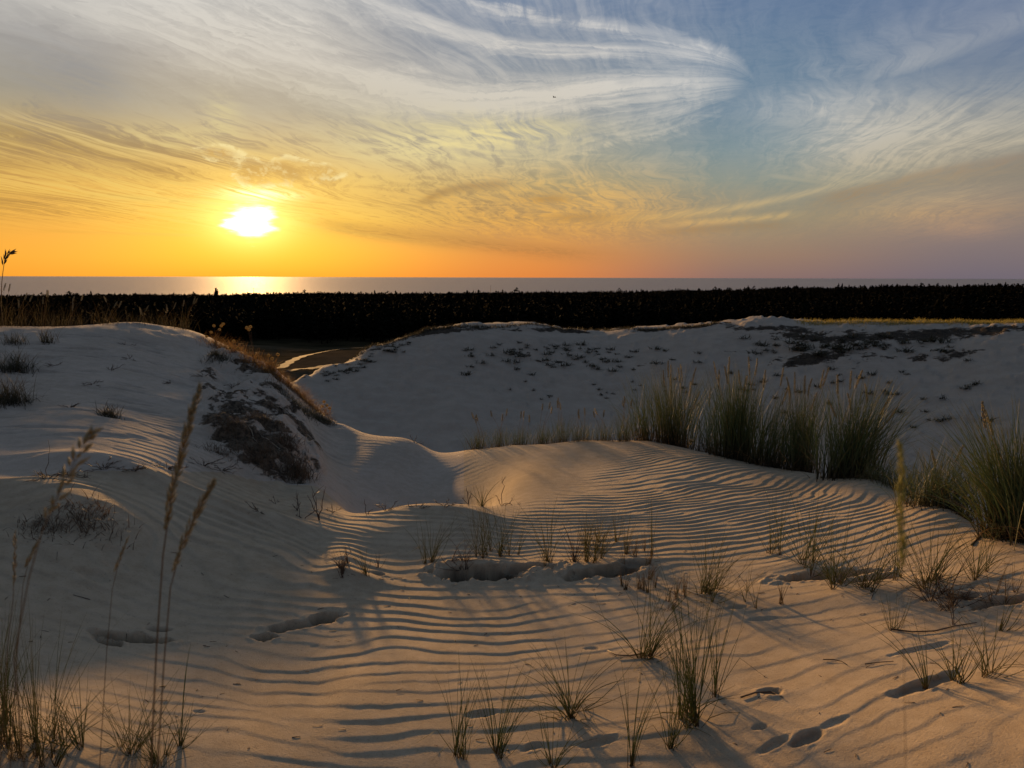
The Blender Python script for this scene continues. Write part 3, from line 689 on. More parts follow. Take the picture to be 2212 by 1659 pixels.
# which piece of land each quad belongs to
ai = np.arange(na); 
rc = 0.5 * (RR[:, :-1] + RR[:, 1:]); ac = AAw[:, :-1] + 0.5 * (AZG[1] - AZG[0])
us_ = np.array([-600, 0, 300, 480, 600, 690, 742, 800, 900, 1000]); ua = np.array([azq(u, 1000)[0] for u in us_])
rsplit = np.interp(ac, ua, [4.7, 4.65, 4.75, 5.4, 5.7, 5.75, 5.5, 5.6, 5.9, 6.2])
lab = np.zeros(rc.shape, int)
lab[(ac < azq(1003, 1000)[0]) & (ac > -1.2) & (rc > rsplit) & (rc <= 28)] = 1
lab[(rc > 28) & (rc < 98) & (ac > azq(560, 800)[0])] = 2
_vr = np.interp(ac, [azq(u, 800)[0] for u in (560, 700, 800, 900, 960)], [61, 65, 69, 74, 98])
lab[(rc > _vr) & (rc < 98) & (ac < azq(960, 800)[0]) & (ac > azq(400, 800)[0])] = 3
lab[((rc > 28) & (rc < 98) & (ac <= azq(560, 800)[0])) | ((rc >= 98) & (rc < 190))] = 3
lab[rc >= 190] = 4
idx = np.arange(na * nr).reshape(na, nr)
A0 = idx[:, :-1]; A1 = idx[:, 1:]; B0 = np.roll(idx, -1, 0)[:, :-1]; B1 = np.roll(idx, -1, 0)[:, 1:]
QUADS = np.stack([A0, B0, B1, A1], 2)
VALL = np.stack([XX, YY, ZZ], 2).reshape(-1, 3); NALL = NN.reshape(-1, 3); SALL = SOIL.ravel(); PIT_ALL = PIT_SHADE.ravel()

def grid_mesh(name, verts, quads, mat, attrs=None, nrm=None, kind='structure'):
    me = bpy.data.meshes.new(name)
    nv, nf = len(verts), len(quads); k = quads.shape[1]
    me.vertices.add(nv); me.vertices.foreach_set('co', np.ascontiguousarray(verts, np.float32).ravel())
    me.loops.add(nf * k); me.loops.foreach_set('vertex_index', np.ascontiguousarray(quads, np.int32).ravel())
    me.polygons.add(nf); me.polygons.foreach_set('loop_start', np.arange(0, nf * k, k, dtype=np.int32))
    me.polygons.foreach_set('use_smooth', np.ones(nf, bool))
    for an, av in (attrs or {}).items():
        at = me.attributes.new(an, 'FLOAT', 'POINT'); at.data.foreach_set('value', np.ascontiguousarray(av, np.float32))
    me.update(calc_edges=True)
    if nrm is not None: me.normals_split_custom_set_from_vertices(nrm.tolist() if len(nrm) < 1 else nrm)
    me.materials.append(mat)
    o = bpy.data.objects.new(name, me); COL.objects.link(o)
    if kind: o['kind'] = kind
    return o

# ------------------------------------------------------------------ ground materials
def new_mat(name):
    m = bpy.data.materials.new(name); m.use_nodes = True
    N = NT(m.node_tree); out = N.n('ShaderNodeOutputMaterial'); p = N.n('ShaderNodeBsdfPrincipled')
    N.t.links.new(p.outputs[0], out.inputs[0]); p.inputs['Roughness'].default_value = 0.9
    p.inputs['Specular IOR Level'].default_value = 0.15
    return m, N, p, out
def bump(N, p, h, strength, dist):
    b = N.n('ShaderNodeBump'); b.inputs['Strength'].default_value = strength; b.inputs['Distance'].default_value = dist
    N.put(b.inputs['Height'], h); N.t.links.new(b.outputs[0], p.inputs['Normal'])

def sand_material(name, c1, c2, grain=1.0, soil=0.0):
    m, N, p, out = new_mat(name); p.inputs['Specular IOR Level'].default_value = 0.06
    geo = N.n('ShaderNodeNewGeometry'); pos = V(N, geo.outputs['Position'])
    big = N.noise(pos, 0.9, 4, 0.6); mid = N.noise(pos, 14.0, 4, 0.65); fin = N.noise(pos, 300.0, 3, 0.75); gr = N.noise(pos, 120.0, 3, 0.75)
    col = N.mix(N.ss(big * 0.55 + mid * 0.45, 0.35, 0.65), c1, c2)
    spk = N.ss(fin, 0.57, 0.70); drk = N.ss(gr, 0.43, 0.30)
    col = N.mix(spk * 0.42 * grain, col, (0.74, 0.64, 0.50, 1)); col = N.mix(drk * 0.45 * grain, col, (0.13, 0.095, 0.065, 1))
    h = fin * 0.5 + gr * 0.7
    psh = V(N, N.n('ShaderNodeAttribute', attribute_name='pit_shade').outputs['Fac'])
    col = N.mix(psh * (0.7 + 0.6 * mid), col, (0.070, 0.054, 0.040, 1))  # pit shade put into the sand colour, not wet sand
    if soil:
        at = N.n('ShaderNodeAttribute', attribute_name='soil'); sv = V(N, at.outputs['Fac'])
        mp = N.n('ShaderNodeMapping'); N.t.links.new(geo.outputs['Position'], mp.inputs[0]); mp.inputs['Scale'].default_value = (1.0, 1.0, 2.6)
        sn = N.noise(V(N, mp.outputs[0]), 5.0 * soil, 7, 0.70, 0.5); sn2 = N.noise(pos, 24.0 * soil, 5, 0.72)
        k = N.ss(sv * 1.25 + (sn - 0.5) * 2.3 + (sn2 - 0.5) * 1.0, 0.50, 0.72) * N.ss(sv, 0.03, 0.22)
        dark = N.mix(N.ss(sn2, 0.40, 0.60), tuple(q * min(1, .35 + soil * .65) for q in (0.034, 0.026, 0.018)) + (1,), tuple(q * min(1, .30 + soil * .7) for q in (0.160, 0.120, 0.080)) + (1,))
        col = N.mix(k * 0.95, col, dark)
        h = h + (sn * 8.0 + sn2 * 5.0) * k * (1.0 / soil)
    bump(N, p, h, 0.75, 0.0055)
    N.put(p.inputs['Base Color'], col)
    return m
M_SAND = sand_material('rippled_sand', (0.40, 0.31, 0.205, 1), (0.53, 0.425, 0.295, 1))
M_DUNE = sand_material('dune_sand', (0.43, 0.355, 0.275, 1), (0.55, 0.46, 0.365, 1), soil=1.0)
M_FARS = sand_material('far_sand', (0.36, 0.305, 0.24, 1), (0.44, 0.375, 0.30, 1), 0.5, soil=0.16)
def valley_material():
    m, N, p, out = new_mat('valley_turf'); p.inputs['Specular IOR Level'].default_value = 0.0; p.inputs['Roughness'].default_value = 1.0
    geo = N.n('ShaderNodeNewGeometry'); pos = V(N, geo.outputs['Position'])
    n = N.noise(pos, 0.06, 6, 0.6, 0.5); n2 = N.noise(pos, 0.9, 5, 0.65)
    col = N.mix(N.ss(n * 0.7 + n2 * 0.3, 0.40, 0.60), (0.035, 0.030, 0.016, 1), (0.085, 0.065, 0.040, 1))
    N.put(p.inputs['Base Color'], col); bump(N, p, n2, 0.8, 0.2)
    return m
M_VALL = valley_material()
def floor_material():
    m, N, p, out = new_mat('forest_floor'); p.inputs['Specular IOR Level'].default_value = 0.0; p.inputs['Roughness'].default_value = 1.0
    geo = N.n('ShaderNodeNewGeometry'); n = N.noise(V(N, geo.outputs['Position']), 0.1, 5)
    N.put(p.inputs['Base Color'], N.mix(N.ss(n, .4, .6), (0.02, 0.018, 0.010, 1), (0.045, 0.036, 0.02, 1)))
    return m
M_FLOOR = floor_material()
for k, (nm, mt) in enumerate((('rippled_sand', M_SAND), ('grassy_dune', M_DUNE), ('far_dune', M_FARS), ('valley_floor', M_VALL), ('forest_floor', M_FLOOR))):
    q = QUADS[lab == k]
    if not len(q): continue
    used, inv = np.unique(q, return_inverse=True)
    grid_mesh(nm, VALL[used], inv.reshape(q.shape), mt, {'soil': SALL[used], 'pit_shade': PIT_ALL[used]}, NALL[used])

# ------------------------------------------------------------------ sea
SEA_Z = EYE - 46.0
def sea_material():
    m, N, p, out = new_mat('sea_water')
    geo = N.n('ShaderNodeNewGeometry')
    p.inputs['Base Color'].default_value = (0.34, 0.37, 0.40, 1); p.inputs['Roughness'].default_value = 0.7
    gl = N.n('ShaderNodeBsdfGlossy'); gl.inputs['Roughness'].default_value = 0.30
    sp = N.n('ShaderNodeSeparateXYZ'); N.t.links.new(geo.outputs['Position'], sp.inputs[0])
    sx, sy = V(N, sp.outputs[0]), V(N, sp.outputs[1])
    w1 = N.noise(N.xyz(sx * 0.010, sy * 0.03), 1.0, 8, 0.66, 0.2); w2 = N.noise(N.xyz(sx * 0.10, sy * 0.2), 1.0, 5, 0.6)
    b = N.n('ShaderNodeBump'); b.inputs['Strength'].default_value = 1.0; b.inputs['Distance'].default_value = 1.0
    N.put(b.inputs['Height'], w1 * 11.0 + w2 * 1.5); N.t.links.new(b.outputs[0], gl.inputs['Normal']); N.t.links.new(b.outputs[0], p.inputs['Normal'])
    gl.inputs['Color'].default_value = (0.62, 0.56, 0.48, 1)
    mx = N.n('ShaderNodeMixShader'); N.put(mx.inputs[0], N.ss(w1, 0.48, 0.68, 0.0, 0.05))
    N.t.links.new(p.outputs[0], mx.inputs[1]); N.t.links.new(gl.outputs[0], mx.inputs[2]); N.t.links.new(mx.outputs[0], out.inputs[0])
    return m
M_SEA = sea_material()
_r = np.array([1150, 1700, 2400, 3500, 6000, 12000, 30000, 90000.0, 160000.0]); _a = np.linspace(-1.9, 1.9, 97)
AS, RS = np.meshgrid(_a, _r, indexing='ij')
vs = np.stack([RS * np.sin(AS), RS * np.cos(AS), np.full_like(AS, SEA_Z)], 2).reshape(-1, 3)
ids = np.arange(len(vs)).reshape(AS.shape)
qs = np.stack([ids[:-1, :-1], ids[:-1, 1:], ids[1:, 1:], ids[1:, :-1]], 2).reshape(-1, 4)[:, ::-1]
grid_mesh('sea', vs, qs, M_SEA)

# ------------------------------------------------------------------ plant helpers
rng = random.Random(5)
def tag(o, label=None, cat=None, group=None, kind=None):
    for k, v in (('label', label), ('category', cat), ('group', group), ('kind', kind)):
        if v: o[k] = v
    return o
def empty(name, loc, label, cat, group=None):
    o = bpy.data.objects.new(name, None); o.empty_display_size = 0.05
    o.location = loc; COL.objects.link(o)
    return tag(o, label, cat, group)

class GB:
    """collects blades, stems and ears; 't' = straw tone, 'h' = height along the blade"""
    def __init__(s): s.v, s.f, s.t, s.h = [], [], [], []
    def path(s, p0, p1, up, n):
        """points of a blade that leaves p0 along 'up' and bends over to p1"""
        c = p0 + up
        return [p0 * ((1 - k) ** 2) + c * (2 * k * (1 - k)) + p1 * (k * k) for k in [i / n for i in range(n + 1)]]
    def ribbon(s, pts, w, t, side, taper=0.1):
        b = len(s.v); n = len(pts) - 1
        for i, p in enumerate(pts):
            k = i / n; ww = w * 0.5 * (1 - (1 - taper) * k ** 1.6)
            s.v.append(p - side * ww); s.v.append(p + side * ww); s.t += [t, t]; s.h += [k, k]
        for i in range(n):
            a = b + 2 * i; s.f.append((a, a + 1, a + 3, a + 2))
    def tube(s, pts, w, t, taper=0.15, sides=3, h0=0.0, h1=1.0):
        b = len(s.v); n = len(pts) - 1
        for i, p in enumerate(pts):
            k = i / n
            d = (pts[min(i + 1, n)] - pts[max(i - 1, 0)]).normalized()
            a = d.cross(Vector((0.3, 0.9, 0.2))).normalized(); c = d.cross(a)
            ww = w * 0.5 * (1 - (1 - taper) * k ** 1.5)
            for j in range(sides):
                q = 2 * math.pi * j / sides
                s.v.append(p + (a * math.cos(q) + c * math.sin(q)) * ww); s.t.append(t); s.h.append(h0 + (h1 - h0) * k)
        for i in range(n):
            for j in range(sides):
                a = b + i * sides + j; e = b + i * sides + (j + 1) % sides
                s.f.append((a, e, e + sides, a + sides))
        s.f.append(tuple(b + n * sides + j for j in range(sides)))
    def spikelet(s, p, d, L, w, t):
        b = len(s.v); a = d.cross(Vector((0.21, 0.37, 0.9))).normalized(); c = d.cross(a)
        m = p + d * (L * 0.42)
        s.v += [p, m + a * w, m + c * w, m - a * w, m - c * w, p + d * L]
        s.t += [t] * 6; s.h += [.4, .6, .6, .6, .6, 1.0]
        for i in range(4):
            j = (i + 1) % 4
            s.f.append((b, b + 1 + j, b + 1 + i)); s.f.append((b + 5, b + 1 + i, b + 1 + j))
    def ear(s, axis, Rr, n, L, w, t, loose=0.35):
        """seed head along a polyline"""
        m = len(axis) - 1
        for i in range(n):
            k = (i + rng.random()) / n
            x = k * m; j = min(int(x), m - 1); p = axis[j].lerp(axis[j + 1], x - j)
            d = (axis[j + 1] - axis[j]).normalized()
            q = i * 2.399 + rng.uniform(-.5, .5)
            a = d.cross(Vector((0.3, 0.9, 0.2))).normalized(); c = d.cross(a)
            o = (a * math.cos(q) + c * math.sin(q))
            env = math.sin(math.pi * min(1, k * 0.86 + 0.13)) ** 0.6
            s.spikelet(p + o * Rr * 0.25 * env, (d + o * loose * rng.uniform(.6, 1.3)).normalized(), L * rng.uniform(.7, 1.2) * (0.55 + 0.45 * env), w, t + rng.uniform(-.15, .15))
    def build(s, name, mat, parent=None, kind=None, origin=None, label=None):
        me = bpy.data.meshes.new(name)
        vs = [(v - origin if origin is not None else v)[:] for v in s.v]
        me.from_pydata(vs, [], s.f)
        for an, av in (('tone', s.t), ('along', s.h)):
            at = me.attributes.new(an, 'FLOAT', 'POINT'); at.data.foreach_set('value', np.array(av, np.float32))
        me.polygons.foreach_set('use_smooth', np.ones(len(s.f), bool))
        me.materials.append(mat); me.update()
        o = bpy.data.objects.new(name, me); COL.objects.link(o)
        if parent is not None: o.parent = parent
        if kind: o['kind'] = kind
        if label: o['label'] = label
        return o

def grass_material(name, green, straw, root, trans=0.4, rootpow=0.35):
    m, N, p, out = new_mat(name)
    t = V(N, N.n('ShaderNodeAttribute', attribute_name='tone').outputs['Fac'])
    h = V(N, N.n('ShaderNodeAttribute', attribute_name='along').outputs['Fac'])
    geo = N.n('ShaderNodeNewGeometry'); n = N.noise(V(N, geo.outputs['Position']), 60.0, 3)
    c = N.mix((t + (n - 0.5) * 0.5).sat(), green, straw)
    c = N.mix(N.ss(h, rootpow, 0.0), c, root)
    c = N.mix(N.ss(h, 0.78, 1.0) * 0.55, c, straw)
    N.put(p.inputs['Base Color'], c); p.inputs['Roughness'].default_value = 0.6; p.inputs['Specular IOR Level'].default_value = 0.25
    tr = N.n('ShaderNodeBsdfTranslucent'); N.put(tr.inputs[0], c)
    mx = N.n('ShaderNodeMixShader'); mx.inputs[0].default_value = trans
    N.t.links.new(p.outputs[0], mx.inputs[1]); N.t.links.new(tr.outputs[0], mx.inputs[2]); N.t.links.new(mx.outputs[0], out.inputs[0])
    return m
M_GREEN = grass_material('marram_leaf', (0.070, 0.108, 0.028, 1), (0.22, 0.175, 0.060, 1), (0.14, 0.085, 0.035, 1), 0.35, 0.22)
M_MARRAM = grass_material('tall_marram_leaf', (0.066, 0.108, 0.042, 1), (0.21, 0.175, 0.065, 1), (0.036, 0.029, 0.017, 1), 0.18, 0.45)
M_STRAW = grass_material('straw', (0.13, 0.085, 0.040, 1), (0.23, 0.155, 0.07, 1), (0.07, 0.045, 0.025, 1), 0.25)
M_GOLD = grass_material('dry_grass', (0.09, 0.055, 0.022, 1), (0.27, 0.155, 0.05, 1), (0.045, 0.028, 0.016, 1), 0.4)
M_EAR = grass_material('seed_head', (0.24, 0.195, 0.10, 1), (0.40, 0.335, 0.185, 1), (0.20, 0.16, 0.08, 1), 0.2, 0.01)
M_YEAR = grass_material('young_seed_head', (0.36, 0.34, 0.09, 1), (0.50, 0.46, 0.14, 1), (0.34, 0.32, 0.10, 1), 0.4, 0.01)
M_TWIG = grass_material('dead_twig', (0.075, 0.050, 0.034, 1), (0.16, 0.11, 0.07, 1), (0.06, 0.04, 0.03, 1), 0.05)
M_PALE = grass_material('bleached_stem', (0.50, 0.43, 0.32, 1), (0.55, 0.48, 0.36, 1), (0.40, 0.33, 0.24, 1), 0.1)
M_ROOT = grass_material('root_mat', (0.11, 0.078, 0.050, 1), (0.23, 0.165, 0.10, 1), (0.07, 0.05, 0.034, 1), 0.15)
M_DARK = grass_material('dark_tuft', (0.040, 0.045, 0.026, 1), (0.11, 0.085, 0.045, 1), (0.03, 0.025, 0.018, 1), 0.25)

UP = Vector((0, 0, 1))
def frame_at(b):
    a = math.atan2(b.x, b.y)
    return Vector((math.cos(a), -math.sin(a), 0)), Vector((math.sin(a), math.cos(a), 0))
def dist(b): return math.sqrt(b.x * b.x + b.y * b.y + (b.z - EYE) ** 2)
def unproj(u, v, like, dr=0.0):
    """the point on a picture ray as far away (horizontally) as 'like'"""
    d = ray(u, v); r = math.hypot(like.x, like.y) + dr
    k = r / math.hypot(d.x, d.y)
    return Vector((d.x * k, d.y * k, EYE + d.z * k))
def rand_side():
    q = rng.uniform(0, math.pi); return Vector((math.cos(q), math.sin(q), rng.uniform(-.2, .2))).normalized()

def add_blade(g, p0, right, fwd, ang, dep, L, w, tone, tubey, segs, droop=0.25, cup=0.0):
    d = (right * math.sin(ang) + fwd * math.sin(dep) + UP * max(0.15, math.cos(ang) * math.cos(dep))).normalized()
    up0 = (UP * 1.0 + d * 0.8).normalized() * (L * 0.5)
    sag = d.copy(); tip = p0 + d * L + Vector((sag.x, sag.y, 0)) * L * droop * 0.4 - UP * L * droop * 0.12 * abs(math.sin(ang) + math.sin(dep) * .5)
    if cup:      # stems that run out low over the sand and then turn up
        o = Vector((d.x, d.y, 0)); tip = p0 + o * L * (.75 + .3 * cup) + UP * L * max(.35, d.z)
        up0 = o * L * (.62 * cup) + UP * L * .12
    pts = g.path(p0, tip, up0, segs)
    if tubey: g.tube(pts, w, tone)
    else: g.ribbon(pts, w, tone, rand_side())

def sprig(name, u, v, label, cat='beach grass', group=None, n=14, h=160, spread=28, lean=0, shoots=4, rad=22, w=3.2, tone=0.15, mat=None, tips=(), droop=0.3, sink=0.01, tubey=True, hvar=.35, part='shoot', dry=0, r=None):
    """young shoots of dune grass: h, rad in picture px at the plant, tips = picture points that single blades reach"""
    b = spot(u, v)
    s = dist(b) / FPX
    right, fwd = frame_at(b)
    root = empty(name, b, label, cat, group)
    mat = mat or M_GREEN
    sb = []
    if h > 60 and tubey: spread *= 1.45
    for k in range(shoots):
        q = rng.uniform(0, 6.28); rr = rad * s * math.sqrt(rng.random()) if k else 0
        o = right * math.cos(q) * rr + fwd * math.sin(q) * rr * 2.0
        x, y = b.x + o.x, b.y + o.y
        sb.append((Vector((x, y, ground(x, y) - sink)), rng.gauss(lean, spread * 0.55), rng.gauss(0, spread * 0.5)))
    tl = list(tips)
    for k, (p0, la, ld) in enumerate(sb):
        g = GB()
        for i in range(max(2, int(1.55 * n / shoots))):
            L = 1.28 * h * s * rng.uniform(1 - hvar, 1.0) * (1.0 if rng.random() > 0.2 else 0.6)
            off = Vector((rng.gauss(0, .004), rng.gauss(0, .004), 0))
            add_blade(g, p0 + off, right, fwd, R(la + rng.gauss(0, spread * 0.5)), R(ld + rng.gauss(0, spread * 0.45)), L, w * 0.00085 * rng.uniform(.7, 1.15), min(1, max(0, tone + rng.uniform(-.25, .3))), tubey, 7, droop, rng.uniform(.5, 1.0) if (tubey and spread >= 16 and rng.random() < .45) else 0.0)
        while tl and (k == len(sb) - 1 or rng.random() < 0.5):
            tu, tv = tl.pop()
            tip = unproj(tu, tv, p0, rng.uniform(-.05, .05))
            L = (tip - p0).length
            g.tube(g.path(p0, tip, (UP * 0.6 + (tip - p0).normalized() * .5) * L * .5, 8), w * 0.001, max(0, tone + rng.uniform(-.15, .1)))
        if tubey and h > 60:
            q = rng.uniform(-1, 1); a0 = p0 + UP * .01; kx = a0 + (right * q * .5 + UP * .6 + fwd * rng.uniform(-.3, .3)) * h * s * rng.uniform(.3, .6); e0 = kx + (right * q + UP * rng.uniform(-.9, -.1) + fwd * rng.uniform(-.5, .5)) * h * s * .35
            e0.z = max(e0.z, ground(e0.x, e0.y) + .004)
            g.tube([a0, a0.lerp(kx, .5), kx, kx.lerp(e0, .5), e0], w * .0008, rng.uniform(.4, .9))
        for i in range(dry):
            L = h * s * rng.uniform(.15, .4)
            add_blade(g, p0 + right * rng.gauss(0, rad * s * .4), right, fwd, R(rng.gauss(0, 55)), R(rng.gauss(0, 55)), L, w * .001, rng.uniform(.6, 1), tubey, 4, 0.9)
        g.build(part, mat, root, origin=b)
    return root

def ear_mesh_variants():
    out = []
    for k in range(4):
        g = GB(); L = 0.16
        bend = rng.uniform(-.02, .02)
        ax = [Vector((bend * (i / 6) ** 2, 0, L * i / 6)) for i in range(7)]
        g.ear(ax, 0.009, 60, 0.020, 0.0022, 0.5, 0.30)
        o = g.build('seed_head', M_EAR); me = o.data; bpy.data.objects.remove(o)
        out.append(me)
    return out
EARS = ear_mesh_variants()

def marram(u, v, label, n=170, h=200, wpx=60, spread=15, lean=0, heads=(), tone=0.18, r=None, w=4.2, fan=0.0, name='marram_clump', cat='grass clump', group='tall marram clumps behind the rippled crest', back=0.15, thatch=50, mat=None):
    """tall clump: wpx = half width of its foot in px; heads = picture points of the seed heads' tips"""
    b = spot(u, v, 1.2, 9.5 if u > 900 else 13.5) if r is None else None
    if r is not None:
        a = azq(u, v)[0]; b = Vector((r * math.sin(a), r * math.cos(a), 0)); b.z = ground(b.x, b.y)
    s = dist(b) / FPX
    if wpx and h > 100: h *= 1.12; spread *= .72; fan *= .8; w *= 1.45
    right, fwd = frame_at(b)
    root = empty(name, b, label, cat, group)
    g = GB()
    for i in range(int(n * 1.75)):
        x = rng.gauss(0, .5); x = max(-1.2, min(1.2, x)); yy = rng.gauss(0, .5)
        p = b + right * x * wpx * s + fwd * (yy * wpx * s * 0.9 + back * 0)
        p.z = ground(p.x, p.y) - 0.02
        ang = lean + x * fan + rng.gauss(0, spread)
        L = h * s * rng.uniform(.55, 1.0) * (1 - 0.10 * abs(x))
        if rng.random() < .12: ang *= 2.2
        add_blade(g, p, right, fwd, R(ang), R(rng.gauss(0, spread)), L, w * .001 * rng.uniform(.6, 1.1), min(1, max(0, tone + rng.gauss(0, .22))), False, 6, rng.uniform(0.1, .9))
    g.build('blades', mat or M_MARRAM, root, 'stuff', b)
    if thatch:
        g = GB()
        for i in range(thatch):
            x = rng.gauss(0, .55); yy = rng.gauss(0, .5)
            p = b + right * x * wpx * s + fwd * yy * wpx * s
            p.z = ground(p.x, p.y) - 0.01
            add_blade(g, p, right, fwd, R(rng.gauss(0, 42)), R(rng.gauss(0, 42)), h * s * rng.uniform(.12, .5), w * .001 * .9, rng.uniform(.3, 1), False, 5, rng.uniform(.5, 1.4))
        g.build('dead_leaves', M_STRAW, root, 'stuff', b)
    for k, hd in enumerate(heads):
        hu, hv = hd[0], hd[1]
        tip = unproj(hu, hv, b, rng.uniform(-.2, .2))
        Lh = (hd[2] if len(hd) > 2 else 38) * s
        foot = b + right * rng.gauss(0, .3) * wpx * s + fwd * rng.gauss(0, .3) * wpx * s
        foot.z = ground(foot.x, foot.y) - .02
        d = (tip - foot).normalized()
        d = (d + right * rng.uniform(-.12, .12)).normalized()
        base = tip - d * Lh
        g = GB(); g.tube(g.path(foot, base + d * .02, (UP * .7 + (base - foot).normalized() * .4) * (base - foot).length * .5, 6), .0030, .55, .7)
        st = g.build('stalk', M_STRAW, root, origin=b)
        e = bpy.data.objects.new('seed_head', EARS[k % 4]); COL.objects.link(e); e.parent = st
        e.location = base - b; e.rotation_mode = 'QUATERNION'; e.rotation_quaternion = d.to_track_quat('Z', 'Y')
        e.scale = (1.2, 1.2, Lh / .16)
    return root

# ------------------------------------------------------------------ far pine forest: one mass, instanced in geometry nodes
def leaf_material():
    m, N, p, out = new_mat('pine_needles')
    oi = N.n('ShaderNodeObjectInfo'); geo = N.n('ShaderNodeNewGeometry')
    n = N.noise(V(N, geo.outputs['Position']), 0.7, 4)
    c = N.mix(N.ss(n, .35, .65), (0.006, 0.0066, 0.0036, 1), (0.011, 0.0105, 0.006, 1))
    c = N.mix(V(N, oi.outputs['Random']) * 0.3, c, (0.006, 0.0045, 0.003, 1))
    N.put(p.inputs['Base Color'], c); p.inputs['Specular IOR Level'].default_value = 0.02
    return m
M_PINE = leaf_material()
def tree_mesh(kind, seed):
    q = random.Random(seed); vs, fs = [], []
    def tri(a, b, c):
        i = len(vs); vs.extend((a, b, c)); fs.append((i, i + 1, i + 2))
    H = 1.0
    # trunk
    b = len(vs)
    for z, rr in ((0, .022), (.6, .014), (.97, .004)):
        for j in range(4): vs.append((rr * math.cos(j * 1.57), rr * math.sin(j * 1.57), z))
    for i in range(2):
        for j in range(4): fs.append((b + i * 4 + j, b + i * 4 + (j + 1) % 4, b + i * 4 + 4 + (j + 1) % 4, b + i * 4 + 4 + j))
    n = 130
    for i in range(n):
        if kind == 0:      # spruce-like: narrow cone, drooping sprays
            k = q.random() ** 0.8; z = .16 + .84 * k; rad = (.19 * (1 - k) ** .85 + .012) * q.uniform(.45, 1.1); dz = -.035
        else:              # pine: open rounded crown
            k = q.random(); z = .30 + .70 * k; rad = .25 * math.sin(math.pi * min(1, .18 + k * .82)) ** .7 * q.uniform(.3, 1.1); dz = .02
        a = q.uniform(0, 6.283); x, y = rad * math.cos(a), rad * math.sin(a)
        s = q.uniform(.035, .075) * (1.15 if kind else 1) * (1 - .45 * k)
        t = (-math.sin(a), math.cos(a)); o = (math.cos(a), math.sin(a))
        p = (x, y, z)
        A = (x + t[0] * s, y + t[1] * s, z + q.uniform(-.02, .02)); B = (x - t[0] * s, y - t[1] * s, z + q.uniform(-.02, .02))
        Cc = (x + o[0] * s * 1.3, y + o[1] * s * 1.3, z + dz); D = (x - o[0] * s, y - o[1] * s, z + s * .9)
        tri(A, B, Cc); tri(A, D, B)
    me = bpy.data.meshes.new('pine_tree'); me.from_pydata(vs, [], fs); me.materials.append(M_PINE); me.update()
    return me
